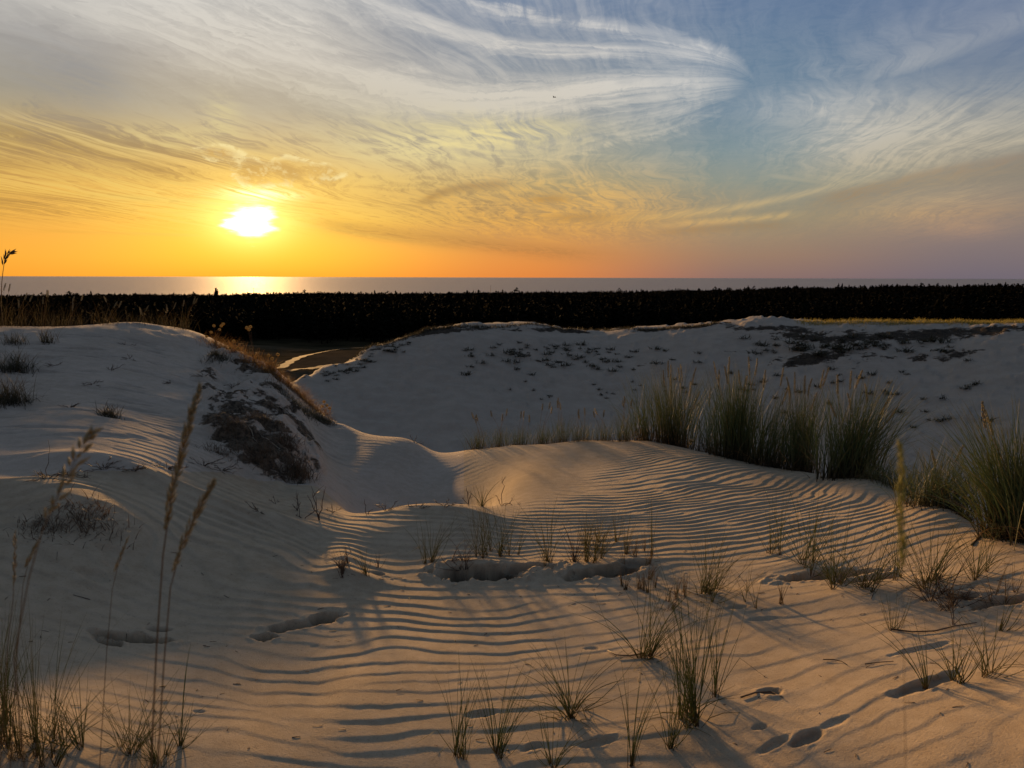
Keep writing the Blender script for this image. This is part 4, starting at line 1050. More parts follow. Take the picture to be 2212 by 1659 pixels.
def build_forest():
    src = bpy.data.collections.new('tree_kinds')
    for k in range(6):
        src.objects.link(bpy.data.objects.new('pine_tree', tree_mesh(0 if k < 3 else 1, 40 + k)))
    q = np.random.default_rng(3)
    P, SC = [], []
    for r0, r1, sp in ((196, 330, 3.4), (330, 560, 4.6), (560, 900, 6.2), (900, 1420, 8.0), (1420, 1680, 8.0)):
        n = int(R(84) * (r1 * r1 - r0 * r0) / 2 / (sp * sp))
        a = q.uniform(-R(42), R(42), n); r = np.sqrt(q.uniform(r0 * r0, r1 * r1, n))
        clear = vnoise(r * np.sin(a) * .012, r * np.cos(a) * .012, 91)
        keep = (r > 205 + 18 * vnoise(a * 30, a * 0, 5)) & ((clear > 0.10) | (r > 900))
        P.append(np.stack([a[keep], r[keep]], 1))
    P = np.concatenate(P)
    z = height(P[:, 0], P[:, 1])
    h = 6.2 + 3.0 * vnoise(P[:, 1] * np.sin(P[:, 0]) * .006, P[:, 1] * np.cos(P[:, 0]) * .006, 97) + 4.0 * vnoise(P[:, 1] * np.sin(P[:, 0]) * .02, P[:, 1] * np.cos(P[:, 0]) * .02, 93) + q.normal(0, 1.3, len(P))
    h = np.clip(h, 3.5, 15) * (0.75 + 0.25 * sstep(P[:, 1], 220, 420))
    tall = q.random(len(P)) < .03; h[tall] *= 1.22
    co = np.stack([P[:, 1] * np.sin(P[:, 0]), P[:, 1] * np.cos(P[:, 0]), z - .3], 1)
    me = bpy.data.meshes.new('forest'); me.vertices.add(len(co)); me.vertices.foreach_set('co', co.astype(np.float32).ravel())
    at = me.attributes.new('size', 'FLOAT', 'POINT'); at.data.foreach_set('value', h.astype(np.float32))
    at = me.attributes.new('turn', 'FLOAT', 'POINT'); at.data.foreach_set('value', q.uniform(0, 6.28, len(co)).astype(np.float32))
    me.update()
    o = bpy.data.objects.new('forest', me); COL.objects.link(o)
    tag(o, 'dark pine forest covering the plain between the dunes and the sea', 'forest', None, 'stuff')
    ng = bpy.data.node_groups.new('plant_trees', 'GeometryNodeTree')
    ng.interface.new_socket('Geometry', in_out='INPUT', socket_type='NodeSocketGeometry'); ng.interface.new_socket('Geometry', in_out='OUTPUT', socket_type='NodeSocketGeometry')
    nd = ng.nodes.new; lk = ng.links.new
    gi, go = nd('NodeGroupInput'), nd('NodeGroupOutput')
    ci = nd('GeometryNodeCollectionInfo'); ci.inputs['Collection'].default_value = src; ci.inputs['Separate Children'].default_value = True; ci.inputs['Reset Children'].default_value = True
    ip = nd('GeometryNodeInstanceOnPoints'); ip.inputs['Pick Instance'].default_value = True
    ri = nd('FunctionNodeRandomValue'); ri.data_type = 'INT'
    for s_ in ri.inputs:
        if s_.name == 'Max' and s_.type == 'INT': s_.default_value = 5
        if s_.name == 'Min' and s_.type == 'INT': s_.default_value = 0
    sz = nd('GeometryNodeInputNamedAttribute'); sz.data_type = 'FLOAT'; sz.inputs[0].default_value = 'size'
    tn = nd('GeometryNodeInputNamedAttribute'); tn.data_type = 'FLOAT'; tn.inputs[0].default_value = 'turn'
    cx = nd('ShaderNodeCombineXYZ'); lk(tn.outputs[0], cx.inputs[2])
    lk(gi.outputs[0], ip.inputs['Points']); lk(ci.outputs[0], ip.inputs['Instance'])
    lk([s_ for s_ in ri.outputs if s_.type == 'INT'][0], ip.inputs['Instance Index'])
    lk(cx.outputs[0], ip.inputs['Rotation']); lk(sz.outputs[0], ip.inputs['Scale']); lk(ip.outputs[0], go.inputs[0])
    md = o.modifiers.new('plant', 'NODES'); md.node_group = ng
build_forest()

def mast(u, vtop, r, label):
    a = azq(u, 630)[0]; x, y = r * math.sin(a), r * math.cos(a); zb = ground(x, y)
    d = ray(u, vtop); zt = EYE + d.z / math.hypot(d.x, d.y) * r
    root = empty('mast', (x, y, zb), label, 'mast', 'masts above the forest')
    g = GB(); H = zt - zb
    g.tube([Vector((0, 0, H * i / 6)) for i in range(7)], 0.6, .2, .5, 6); g.build('pole', M_TWIG, root)
    g = GB()
    for k, hw in ((.985, .45), (.965, .6)):
        g.tube([Vector((-hw, 0, H * k)), Vector((0, 0, H * k + .05)), Vector((hw, 0, H * k))], .18, .2, 1, 4)
    g.build('crossarm', M_TWIG, root)
mast(548, 622, 1100, 'thin dark mast above the treetops under the setting sun')
mast(1060, 617, 1100, 'thin dark mast above the treetops in the middle of the horizon')

# ------------------------------------------------------------------ tall marram behind the rippled crest
marram(1452, 958, 'marram clump with many orange seed heads, leftmost tall one behind the rippled crest', n=230, h=175, wpx=42, spread=13, lean=-2, tone=.30, fan=10,
       heads=[(1442, 780), (1450, 790), (1466, 795), (1474, 788), (1503, 795), (1432, 800), (1512, 845), (1496, 825), (1448, 812), (1510, 870)])
marram(1395, 952, 'thin wispy marram clump left of the orange-headed clump', n=70, h=150, wpx=34, spread=22, lean=-10, tone=.15, heads=[])
marram(1530, 975, 'short sparse marram clump between the orange-headed clump and the dense green one', n=60, h=120, wpx=28, spread=16, tone=.3, heads=[(1535, 840), (1548, 868)])
marram(1590, 985, 'dense dark green marram clump with pale seed heads rising straight', n=330, h=190, wpx=44, spread=8, tone=.05, fan=6, w=4.6,
       heads=[(1543, 782), (1577, 772), (1618, 772), (1640, 775), (1552, 800), (1565, 792), (1596, 800), (1612, 812)])
marram(1662, 985, 'loose leaning marram clump right of the dense green one', n=150, h=165, wpx=40, spread=17, lean=10, tone=.2,
       heads=[(1655, 800), (1692, 795), (1702, 838)])
marram(1728, 1012, 'narrow marram clump with several golden heads and one shoot in the open sand', n=190, h=185, wpx=30, spread=11, lean=2, tone=.15,
       heads=[(1700, 815), (1718, 805), (1738, 812), (1748, 818), (1780, 800), (1790, 795), (1705, 835), (1765, 850)])
marram(1835, 1020, 'broad marram clump fanning out to the right, last of the tall row', n=330, h=205, wpx=48, spread=15, lean=10, tone=.10, fan=12, w=4.4,
       heads=[(1809, 810), (1838, 802), (1862, 800), (1875, 830), (1920, 860), (1790, 865), (1938, 880), (1836, 850)])
marram(1880, 1030, 'low tangled grass at the right foot of the broad fanning clump', n=110, h=95, wpx=50, spread=30, lean=20, tone=.35, heads=[], thatch=80)
marram(2188, 1124, 'large marram clump cut by the right edge of the picture', n=230, h=262, wpx=42, spread=15, lean=-10, tone=.15, fan=8, w=4.6, thatch=110,
       heads=[(2120, 868, 50), (2128, 885, 50)], group=None)
marram(2250, 1140, 'marram clump at the far right margin with brown foot', n=200, h=240, wpx=50, spread=16, lean=-6, tone=.3, heads=[], thatch=90, group=None)
marram(2030, 1078, 'low scrubby grass with bowed stalks between the fanning clump and the right edge', n=260, h=135, wpx=60, spread=34, lean=6, tone=.35, thatch=90, group=None,
       heads=[(2082, 962, 34), (2012, 972, 34)])
marram(1950, 1052, 'low green scrubby grass below the yellow ear on the dune rim', n=170, h=95, wpx=48, spread=36, lean=6, tone=.3, thatch=60, group=None, heads=[])
# short grass along the middle crest
SG = [(1035, 966, 60, 'short grass at the left end of the crest row, thin and brown'), (1078, 960, 62, 'short grass tuft with pale ears near the left end of the crest row'),
      (1125, 956, 56, 'short grass tuft left of the middle of the crest row'), (1172, 950, 60, 'short grass tuft beside a small sand lump on the crest'),
      (1212, 950, 76, 'taller bushy tuft in the middle of the crest row'), (1256, 952, 60, 'short tuft right of the tallest tuft in the crest row'),
      (1300, 952, 56, 'short green tuft near the right end of the crest row'), (1345, 953, 84, 'green tuft at the right end of the crest row beside tall marram')]
for i, (u, v, h, lb) in enumerate(SG):
    marram(u, v, lb, n=75, h=h, wpx=24, spread=13, tone=.32, heads=[(u + rng.uniform(-22, 22), v - h - rng.uniform(2, 22), 16) for k in range(3)], name='short_grass', group='short grass along the middle crest', w=3.4, thatch=26)

# ------------------------------------------------------------------ young shoots on the sand in front
G1 = 'young grass shoots on the rippled sand'
sprig('beach_grass', 1392, 1416, 'sprig with a runner reaching left, right of the smooth foreground slope', group=G1, n=24, h=165, spread=20, shoots=5, rad=16, tone=.2, dry=2,
      tips=[(1212, 1288), (1225, 1322), (1300, 1345), (1350, 1275), (1405, 1250), (1462, 1330), (1440, 1350)])
sprig('beach_grass', 1500, 1560, 'tallest green sprig in the right foreground with a dark hollow at its foot', group=G1, n=40, h=270, spread=13, shoots=6, rad=26, tone=.08, dry=2,
      tips=[(1572, 1285), (1560, 1290), (1545, 1340), (1480, 1270), (1470, 1320), (1425, 1450), (1600, 1500), (1440, 1400), (1505, 1290)])
sprig('beach_grass', 1545, 1500, 'slim upright sprig just right of the tallest green one', group=G1, n=10, h=190, spread=9, shoots=2, rad=8, tone=.1)
sprig('beach_grass', 1448, 1612, 'green blades leaning right at the bottom edge below the tallest sprig', group=G1, n=14, h=170, spread=12, lean=8, shoots=3, rad=14, tone=.1)
sprig('beach_grass', 1236, 1552, 'wide sprig of bowed reddish stems low in the middle foreground', group=G1, n=20, h=170, spread=34, shoots=5, rad=34, tone=.25, dry=2,
      tips=[(1120, 1420), (1115, 1450), (1140, 1390), (1222, 1385), (1195, 1375), (1300, 1440), (1312, 1470), (1280, 1400)])
sprig('beach_grass', 992, 1638, 'sprig with one tall straight blade at the lower middle edge', group=G1, n=12, h=150, spread=14, lean=-4, shoots=3, rad=14, tone=.15,
      tips=[(990, 1402), (960, 1480), (1015, 1440), (1030, 1460)])
sprig('beach_grass', 1078, 1640, 'green sprig leaning right beside the one with the tall straight blade', group=G1, n=20, h=165, spread=16, lean=10, shoots=3, rad=16, tone=.08,
      tips=[(1104, 1432), (1127, 1488), (1060, 1500)])
sprig('beach_grass', 1190, 1650, 'short crossing blades at the bottom edge under the wide sprig', group=G1, n=12, h=125, spread=18, lean=8, shoots=2, rad=10, tone=.1)
sprig('beach_grass', 1362, 1655, 'pair of long thin blades at the bottom edge in the middle right', group=G1, n=8, h=200, spread=9, shoots=2, rad=10, tone=.1, tips=[(1325, 1442), (1388, 1436), (1392, 1540)])
sprig('beach_grass', 1400, 1280, 'row of short brown stubble right of the footprint on the sand rim', group=G1, n=60, h=42, spread=14, shoots=9, rad=60, tone=.75, mat=M_STRAW, w=3.5, dry=2)
sprig('beach_grass', 1462, 1292, 'brown stubble with broken stems left of the spreading brown sprig', group=G1, n=36, h=40, spread=22, shoots=6, rad=36, tone=.75, mat=M_STRAW, w=3.5, dry=2)
sprig('beach_grass', 1535, 1282, 'spreading brown and green sprig on the sand rim right of the stubble', group=G1, n=44, h=125, spread=26, lean=5, shoots=7, rad=26, tone=.4, dry=3, tips=[(1640, 1190), (1498, 1200), (1560, 1150), (1580, 1170)])
sprig('beach_grass', 1610, 1300, 'few thin stems right of the spreading brown sprig', group=G1, n=9, h=75, spread=22, shoots=3, rad=30, tone=.4)
sprig('beach_grass', 1690, 1305, 'small brown shoot standing alone below the dark hollow', group=G1, n=9, h=50, spread=10, shoots=2, rad=10, tone=.7, mat=M_STRAW)
sprig('beach_grass', 930, 1216, 'upright sprig left of the root-filled hollow', group=G1, n=16, h=105, spread=16, lean=6, shoots=3, rad=12, tone=.45, w=3.4, mat=M_GREEN, tips=[(918, 1112), (960, 1120), (895, 1150)])
sprig('beach_grass', 992, 1228, 'dark tangle of dead stems at the left end of the root-filled hollow', group=G1, n=26, h=62, spread=34, shoots=6, rad=26, tone=.3, mat=M_TWIG, w=4.0, dry=4)
sprig('beach_grass', 1052, 1200, 'dense reddish stems standing behind the root-filled hollow', group=G1, n=30, h=115, spread=15, shoots=6, rad=30, tone=.5, w=3.4, tips=[(1040, 1085), (1090, 1100), (1020, 1120)])
sprig('beach_grass', 1100, 1200, 'sprig of fine stems between the root-filled hollow and the footprint behind', group=G1, n=22, h=110, spread=17, shoots=5, rad=22, tone=.45, w=3.2, tips=[(1118, 1095)])
sprig('beach_grass', 1186, 1214, 'tall thin sprig with slanting twigs at its foot behind the two hollows', group=G1, n=18, h=125, spread=17, shoots=4, rad=18, tone=.4, w=3.2, tips=[(1205, 1066), (1222, 1080), (1250, 1130), (1150, 1160)])
sprig('beach_grass', 1240, 1212, 'small dark forked shrub-like sprig above the left end of the big footprint', group=G1, n=14, h=95, spread=26, shoots=2, rad=6, tone=.3, mat=M_TWIG, w=3.8, tips=[(1262, 1125), (1215, 1130)])
sprig('beach_grass', 1300, 1196, 'broad bush of short brown stems behind the big footprint', group=G1, n=90, h=80, spread=14, shoots=12, rad=52, tone=.6, w=3.2, dry=2)
sprig('beach_grass', 1372, 1204, 'low brown stubble at the right end of the brown bush', group=G1, n=40, h=45, spread=16, shoots=7, rad=36, tone=.75, mat=M_STRAW, w=3.2)
sprig('beach_grass', 1408, 1205, 'single tall thin stem right of the big footprint', group=G1, n=4, h=122, spread=5, shoots=1, rad=2, tone=.5, tips=[(1409, 1082)])
sprig('beach_grass', 738, 1228, 'dark cropped tuft with a white curved stalk, left of all the sprigs', group=G1, n=40, h=36, spread=26, shoots=6, rad=26, tone=.4, mat=M_TWIG, w=4, dry=2)
sprig('beach_grass', 788, 1240, 'thin brown twiggy sprig just right of the dark cropped tuft', group=G1, n=14, h=55, spread=24, shoots=3, rad=14, tone=.6, w=3)
sprig('beach_grass', 818, 1226, 'tiny forked twig in the sand between the cropped tuft and the upright sprig', group=G1, n=6, h=36, spread=28, shoots=1, rad=2, tone=.4, mat=M_TWIG)
sprig('beach_grass', 1665, 1196, 'green sprig at the left of the right-hand thicket of shoots', group=G1, n=18, h=130, spread=16, shoots=4, rad=20, tone=.1, w=3.2, tips=[(1640, 1100), (1690, 1062)])
sprig('beach_grass', 1735, 1220, 'tall green sprig over the left end of the dark right-hand hollow', group=G1, n=24, h=165, spread=16, shoots=5, rad=24, tone=.05, w=3.4, tips=[(1715, 1060), (1745, 1075), (1770, 1090), (1800, 1070), (1660, 1110)])
sprig('beach_grass', 1800, 1262, 'sprig of crossing green blades in the dark right-hand hollow', group=G1, n=26, h=165, spread=26, shoots=5, rad=22, tone=.12, w=3.4, tips=[(1840, 1110), (1700, 1150), (1870, 1150)])
sprig('beach_grass', 1870, 1268, 'green sprig at the near rim of the dark right-hand hollow', group=G1, n=26, h=150, spread=26, shoots=5, rad=24, tone=.2, w=3.2, dry=3, tips=[(1900, 1130), (1930, 1115), (1960, 1150)])
sprig('beach_grass', 1935, 1250, 'thin upright blades right of the dark right-hand hollow', group=G1, n=12, h=140, spread=12, shoots=3, rad=16, tone=.2, w=3)
sprig('beach_grass', 2000, 1268, 'full green sprig left of the dark matted mound', group=G1, n=30, h=165, spread=22, shoots=6, rad=24, tone=.12, w=3.4, dry=3, tips=[(2005, 1100), (1960, 1120), (2090, 1150), (2120, 1130)])
sprig('beach_grass', 2050, 1284, 'dark matted mound of roots and leaning stems near the right edge', group=G1, n=44, h=90, spread=40, shoots=8, rad=40, tone=.3, mat=M_TWIG, w=4, dry=5, tips=[(2130, 1160), (2100, 1200)])
sprig('beach_grass', 2110, 1240, 'wiry green sprig behind the dark matted mound', group=G1, n=24, h=115, spread=30, shoots=4, rad=20, tone=.15, w=3, tips=[(2180, 1180), (2200, 1195), (2095, 1150)])
sprig('beach_grass', 2172, 1302, 'small brown sprig in the hollow at the right edge', group=G1, n=18, h=70, spread=24, shoots=4, rad=22, tone=.7, mat=M_STRAW, w=3)
sprig('beach_grass', 2000, 1488, 'two long leaning blades meeting in a dark dent, lower right', group=G1, n=6, h=120, spread=10, lean=-30, shoots=2, rad=4, tone=.1, tips=[(1900, 1345), (1885, 1370), (1845, 1330)])
sprig('beach_grass', 2068, 1476, 'forked sprig of bowed stems right of the two leaning blades', group=G1, n=14, h=120, spread=18, lean=-8, shoots=3, rad=12, tone=.3, tips=[(2058, 1370), (2032, 1400), (1950, 1400), (2110, 1385)])
sprig('beach_grass', 2132, 1458, 'thin reddish sprig at the right edge beside the forked one', group=G1, n=14, h=130, spread=20, shoots=3, rad=16, tone=.45, tips=[(2128, 1330), (2170, 1370)])
sprig('beach_grass', 1925, 1362, 'short upright stems on a long bare runner, right side', group=G1, n=10, h=85, spread=12, lean=-4, shoots=2, rad=10, tone=.5, tips=[(1912, 1275)])
sprig('beach_grass', 2160, 1362, 'small lone shoot above the thin reddish sprig at the right edge', group=G1, n=8, h=70, spread=14, lean=8, shoots=1, rad=4, tone=.4)
sprig('beach_grass', 2060, 1350, 'leaning dark stem stuck in the sand below the matted mound', group=G1, n=3, h=70, spread=6, lean=-16, shoots=1, rad=2, tone=.5, mat=M_TWIG)
# left foreground, close to the camera
G2 = 'young grass shoots in the left foreground'
sprig('beach_grass', 278, 1628, 'fan of thin curved stems on golden sand left of the tall near stalks', group=G2, n=26, h=130, spread=26, shoots=5, rad=22, tone=.35, w=2.4)
sprig('beach_grass', 336, 1640, 'bushy sprig around the feet of the tall near stalks', group=G2, n=26, h=115, spread=28, shoots=5, rad=22, tone=.3, w=2.4, dry=2, tips=[(300, 1480), (285, 1470)])
sprig('beach_grass', 386, 1612, 'strong shoot leaning right of the tall near stalks with a dent at its foot', group=G2, n=10, h=90, spread=16, lean=8, shoots=2, rad=6, tone=.1, w=3.0, tips=[(412, 1390), (408, 1400), (330, 1530)])
sprig('beach_grass', 172, 1608, 'upright forked shoot between the left edge grass and the fan of stems', group=G2, n=14, h=150, spread=15, shoots=2, rad=8, tone=.2, w=2.8, tips=[(170, 1440), (195, 1500)])
sprig('beach_grass', 138, 1612, 'lone small shoot right of the dense grass at the left edge', group=G2, n=6, h=90, spread=8, shoots=1, rad=3, tone=.2, w=2.6)
sprig('beach_grass', 70, 1606, 'dense tall grass with reddish foot at the lower left edge', group=G2, n=58, h=215, spread=10, shoots=12, rad=44, tone=.4, w=2.2, dry=3)
sprig('beach_grass', 10, 1590, 'dense grass cut by the lower left edge of the picture', group=G2, n=40, h=225, spread=10, lean=4, shoots=8, rad=36, tone=.4, w=2.2, dry=3, tips=[(110, 1370), (80, 1420), (60, 1390)])
sprig('beach_grass', 120, 1656, 'long blades slanting up to the right at the bottom left corner', group=G2, n=6, h=150, spread=6, lean=38, shoots=2, rad=4, tone=.25, w=2.6, tips=[(232, 1518), (210, 1560)])

# white bleached curl in the cropped tuft
def curl_stalk():
    b = spot(742, 1226); g = GB()
    root = empty('bleached_stalk', b, 'white curled stalk hooked over the dark cropped tuft', 'dry stalk')
    pts = [unproj(u, v, b) for u, v in ((738, 1226), (746, 1205), (757, 1192), (755, 1182), (750, 1178))]; pts[0].z -= .01
    g.tube(pts, .006, .5, .5, 5); g.build('stem', M_PALE, root, origin=b)
    g = GB(); g.tube([unproj(u, v, b) for u, v in ((732, 1224), (733, 1212), (735, 1200))], .006, .5, .5, 5); g.build('side_stem', M_PALE, root, origin=b)
curl_stalk()
def rod(name, label, pts, w, mat, cat='twig', group=None, drop=0.0, r=None):
    """a stem lying on or stuck in the sand, through picture points"""
    P = [spot(*p) + Vector((0, 0, .006 + drop)) for p in pts]
    b = P[0].copy(); root = bpy.data.objects.new(name, None)
    g = GB(); g.tube(P, w, .5, .6, 5)
    bpy.data.objects.remove(root)
    o = g.build(name, mat, origin=b); o.location = b
    return tag(o, label, cat, group)
rod('dry_stalk', 'pale straw lying on the sand left of the spreading brown sprig', [(1484, 1278), (1500, 1284), (1522, 1290), (1545, 1294)], .007, M_PALE, 'dry stalk')
rod('runner', 'long bare brown runner lying across the sand near the right edge', [(1925, 1362), (1970, 1368), (2020, 1366), (2060, 1356), (2110, 1348)], .006, M_TWIG, 'runner')
rod('runner', 'short brown runner bowed on the sand under the sprig with reaching blades', [(1392, 1414), (1360, 1420), (1330, 1418), (1312, 1408)], .006, M_TWIG, 'runner')
rod('twig', 'dark bent twig lying on bare sand in the right foreground', [(1778, 1428), (1800, 1428), (1818, 1432), (1830, 1440)], .004, M_TWIG)
rod('twig', 'thin dark twig lying on the sand right of the bent one', [(1868, 1438), (1900, 1434), (1930, 1432)], .004, M_TWIG)
rod('twig', 'dark stick slanting on the shaded right slope under the scrubby grass', [(2098, 1180), (2118, 1160), (2140, 1142), (2172, 1118)], .009, M_TWIG)
rod('runner', 'dark bowed root poking out of the sand right of the tallest sprig', [(1600, 1510), (1630, 1500), (1665, 1498), (1690, 1510)], .006, M_TWIG, 'runner')

# ------------------------------------------------------------------ near stalks
def near_stalk(label, pts, head, r, w=.0036, hw=.006, mat=None, nsp=110, loose=.3, sl=.016, group='tall stalks close to the camera', name='grass_stalk'):
    """pts: picture points from the lowest seen to the ear's foot; head: picture points of the ear"""
    like = Vector((0, r, 0))
    P = [unproj(u, v, like) for u, v in pts]
    d0 = P[0] - P[1]; foot = Vector((P[0].x + d0.x * .3, P[0].y + .02, 0)); foot.z = ground(foot.x, foot.y) - .02
    b = foot.copy()
    root = empty(name, b, label, 'grass stalk', group)
    mid = foot.lerp(P[0], .5) + Vector((d0.x * -.1, 0, 0))
    H = [unproj(u, v, like) for u, v in head]
    g = GB(); g.tube([foot, mid] + P + H[1:], w, .35, .35, 6); g.build('stem', M_STRAW, root, origin=b)
    g = GB(); g.ear(H, hw, nsp, sl, hw * .33, .4, loose); g.build('seed_head', mat or M_EAR, root, origin=b)
    return root
near_stalk('tall blurred stalk with a long wavy brown seed head, left of the pair', [(326, 1659), (338, 1400), (352, 1200)], [(356, 1150), (372, 1060), (394, 970), (412, 900), (430, 842)], .64, w=.0015, hw=.0036, nsp=80, sl=.011)
near_stalk('slimmer blurred stalk with a tapering seed head, right of the tall wavy one', [(340, 1659), (355, 1420), (368, 1270)], [(372, 1240), (392, 1180), (420, 1120), (442, 1075), (461, 1042)], .66, w=.0013, hw=.0030, nsp=60, sl=.010)
near_stalk('very blurred leaning stalk with a drooping brown plume at the left edge', [(30, 1420), (62, 1250), (90, 1150)], [(96, 1130), (130, 1060), (160, 1000), (185, 955), (200, 935)], .55, w=.0009, hw=.004, nsp=26, loose=.6, sl=.010)
near_stalk('yellow blurred ear on a thin stem at the right', [(1956, 1659), (1953, 1450), (1950, 1260)], [(1946, 1230), (1950, 1180), (1944, 1110), (1948, 1030), (1943, 962)], .42, w=.0003, hw=.0022, mat=M_YEAR, nsp=46, loose=.30, sl=.008, group=None)
near_stalk('thin dark stalk with a drooping ear against the sky, left edge', [(2, 660), (4, 610), (6, 590)], [(7, 575), (10, 562), (16, 550), (27, 545)], 10.1, w=.009, hw=.022, mat=M_TWIG, nsp=24, sl=.08, loose=.4, group=None)
for u0, v0, u1, v1, lb in ((30, 1270, 33, 1150, 'short pale grass ear standing at the left edge over shaded sand'), (52, 1230, 78, 1175, 'short pale grass ear leaning right near the left edge'), (245, 1240, 275, 1165, 'pale thin ear slanting over shaded sand left of the tall stalks')):
    near_stalk(lb, [(u0 - 30, 1659), (u0 - 14, 1400), (u0 - 2, v0 + 30)], [(u0, v0), ((u0 + u1) / 2, (v0 + v1) / 2), (u1, v1)], .95, w=.0010, hw=.0022, mat=M_EAR, nsp=24, sl=.009, loose=.25, group='pale fine ears on the left')

# ------------------------------------------------------------------ left dune
def strand(name, path, n, hpx, wpx, mat, label, spread=22, lean=0, tone=.5, w=3.0, droop=.9, cat='grass'):
    """a mass of uncounted grass along picture points on the ground: one object"""
    P = [spot(u, v, 3.0) for u, v in path]
    g = GB(); b = P[0].copy()
    for i in range(n):
        x = rng.random() * (len(P) - 1); j = int(x); p = P[j].lerp(P[j + 1], x - j)
        s = dist(p) / FPX; right, fwd = frame_at(p)
        p = p + right * rng.gauss(0, wpx) * s + fwd * rng.gauss(0, wpx * 1.6) * s
        p.z = ground(p.x, p.y) - .01
        add_blade(g, p, right, fwd, R(rng.gauss(lean, spread)), R(rng.gauss(0, spread)), hpx * s * rng.uniform(.35, 1), w * .001, min(1, max(0, tone + rng.gauss(0, .25))), False, 5, rng.uniform(.3, droop * 1.6))
    o = g.build(name, mat, None, 'stuff', b); o.location = b
    return tag(o, label, cat)
strand('dry_grass', [(455, 742), (490, 755), (530, 775), (570, 798), (600, 815)], 1500, 36, 14, M_GOLD, 'golden backlit dry grass along the upper rim of the eroded left dune', 40, 8, .6, 3.2)
strand('dry_grass', [(600, 818), (625, 835), (650, 858), (675, 880), (692, 892)], 1400, 32, 12, M_GOLD, 'golden backlit dry grass on the steep lower rim of the eroded left dune', 42, 10, .5, 3.0)
strand('dark_grass', [(610, 850), (640, 875), (670, 895), (690, 905), (712, 915)], 2200, 22, 9, M_DARK, 'dark matted grass under the golden fringe of the left dune', 40, 0, .3, 3.2)
strand('crest_grass', [(-60, 706), (60, 706), (150, 704), (250, 700), (330, 700), (400, 712)], 320, 36, 8, M_DARK, 'thin dry grass along the top of the left dune against the dark forest', 18, 6, .6, 3.2, .6)
M_DTOP = grass_material('dune_top_grass', (0.055, 0.055, 0.024, 1), (0.17, 0.115, 0.045, 1), (0.04, 0.03, 0.018, 1), 0.3)
G3 = 'taller grass on the top of the left dune'
for u, v, h, lb in ((-10, 706, 90, 'tall dry grass at the left edge of the dune top'), (45, 707, 66, 'bushy dry grass on the dune top near the left edge'), (95, 706, 75, 'olive grass on the dune top left of a bare stretch'),
                    (150, 705, 60, 'loose dry grass on the dune top above the shaded sand'), (228, 702, 62, 'single tall grass stalk cluster midway on the left dune top'), (300, 699, 34, 'short dry grass on the highest point of the left dune'),
                    (355, 702, 44, 'dry grass on the dune top just left of the slender ears'), (400, 712, 62, 'slender eared grass where the left dune top begins to fall')):
    marram(u, v, lb, n=24, h=h, wpx=24, spread=16, lean=5, tone=.35, mat=M_DTOP, name='dune_top_grass', group=G3, w=3.0, thatch=0, heads=[(u + rng.uniform(-10, 40), v - h * rng.uniform(.8, 1.15), 14) for k in range(3)])
# flowers
def flower_plant(u, v, heads, label):
    b = spot(u, v); right, fwd = frame_at(b); s = dist(b) / FPX
    root = empty('flowering_plant', b, label, 'flower', 'yellow flowers on the rim of the left dune')
    for hu, hv in heads:
        t = unproj(hu, hv, b, rng.uniform(-.1, .1))
        g = GB(); g.tube(g.path(b, t, UP * (t - b).length * .5, 5), .003, .2, .6); st = g.build('stem', M_TWIG, root, origin=b)
        g = GB(); n = 11
        for k in range(n):
            q = k * 2 * math.pi / n
            d = (right * math.cos(q) + UP * math.sin(q) * .8 + fwd * .25).normalized()
            g.spikelet(t, d, .022, .006, .5)
        g.build('flower_head', M_FLOWER, st, origin=b)
    g = GB()
    for k in range(26):
        add_blade(g, b + right * rng.gauss(0, .03), right, fwd, R(rng.gauss(0, 30)), R(rng.gauss(0, 30)), rng.uniform(.05, .2), .004, rng.uniform(.2, .8), False, 4, .6)
    g.build('leaves', M_GOLD, root, 'stuff', b)
M_FLOWER = grass_material('yellow_petal', (0.62, 0.46, 0.14, 1), (0.70, 0.56, 0.24, 1), (0.5, 0.34, 0.1, 1), .5, .01)
flower_plant(466, 742, [(446, 727), (456, 718), (462, 704), (478, 704), (474, 712), (482, 700)], 'plant with a spray of small yellow flowers above the dune shoulder')
flower_plant(508, 762, [(505, 737), (497, 752), (514, 752)], 'low plant with yellow heads right of the flower spray')
flower_plant(548, 785, [(533, 708), (538, 712), (541, 706)], 'taller plant with a cluster of yellow flowers against the forest')
flower_plant(585, 800, [(580, 768), (588, 775), (600, 766)], 'yellow flowers deep in the golden grass on the rim')
flower_plant(702, 893, [(700, 868), (696, 878), (706, 876), (712, 882)], 'small yellow leafy plant near the foot of the golden fringe')

# dark tufts and bushes on the shaded slope
def tuft(u, v, label, n, h, wpx, spread, lean=0, mat=None, tone=.25, name='dark_tuft', cat='grass tuft', group='dark tufts on the shaded left dune', w=4.0, droop=1.2):
    b = spot(u, v); s = dist(b) / FPX; right, fwd = frame_at(b)
    root = empty(name, b, label, cat, group); g = GB()
    for i in range(n):
        p = b + right * rng.gauss(0, .5) * wpx * s + fwd * rng.gauss(0, .5) * wpx * s
        p.z = ground(p.x, p.y) - .01
        add_blade(g, p, right, fwd, R(rng.gauss(lean, spread)), R(rng.gauss(0, spread)), h * s * rng.uniform(.4, 1), w * .001, min(1, max(0, tone + rng.gauss(0, .2))), False, 5, rng.uniform(.2, droop))
    g.build('blades', mat or M_DARK, root, 'stuff', b)
    return root
tuft(190, 1122, 'large dark shaggy mat of grass on the left slope behind the tall stalks', 430, 40, 62, 46, 0, tone=.35, mat=M_ROOT)
tuft(95, 1140, 'dark trailing mat at the left of the shaggy one', 300, 28, 48, 45, 0, mat=M_ROOT)
tuft(14, 870, 'big dark scraggly bush at the left edge of the slope', 420, 66, 40, 38, 4, tone=.4)
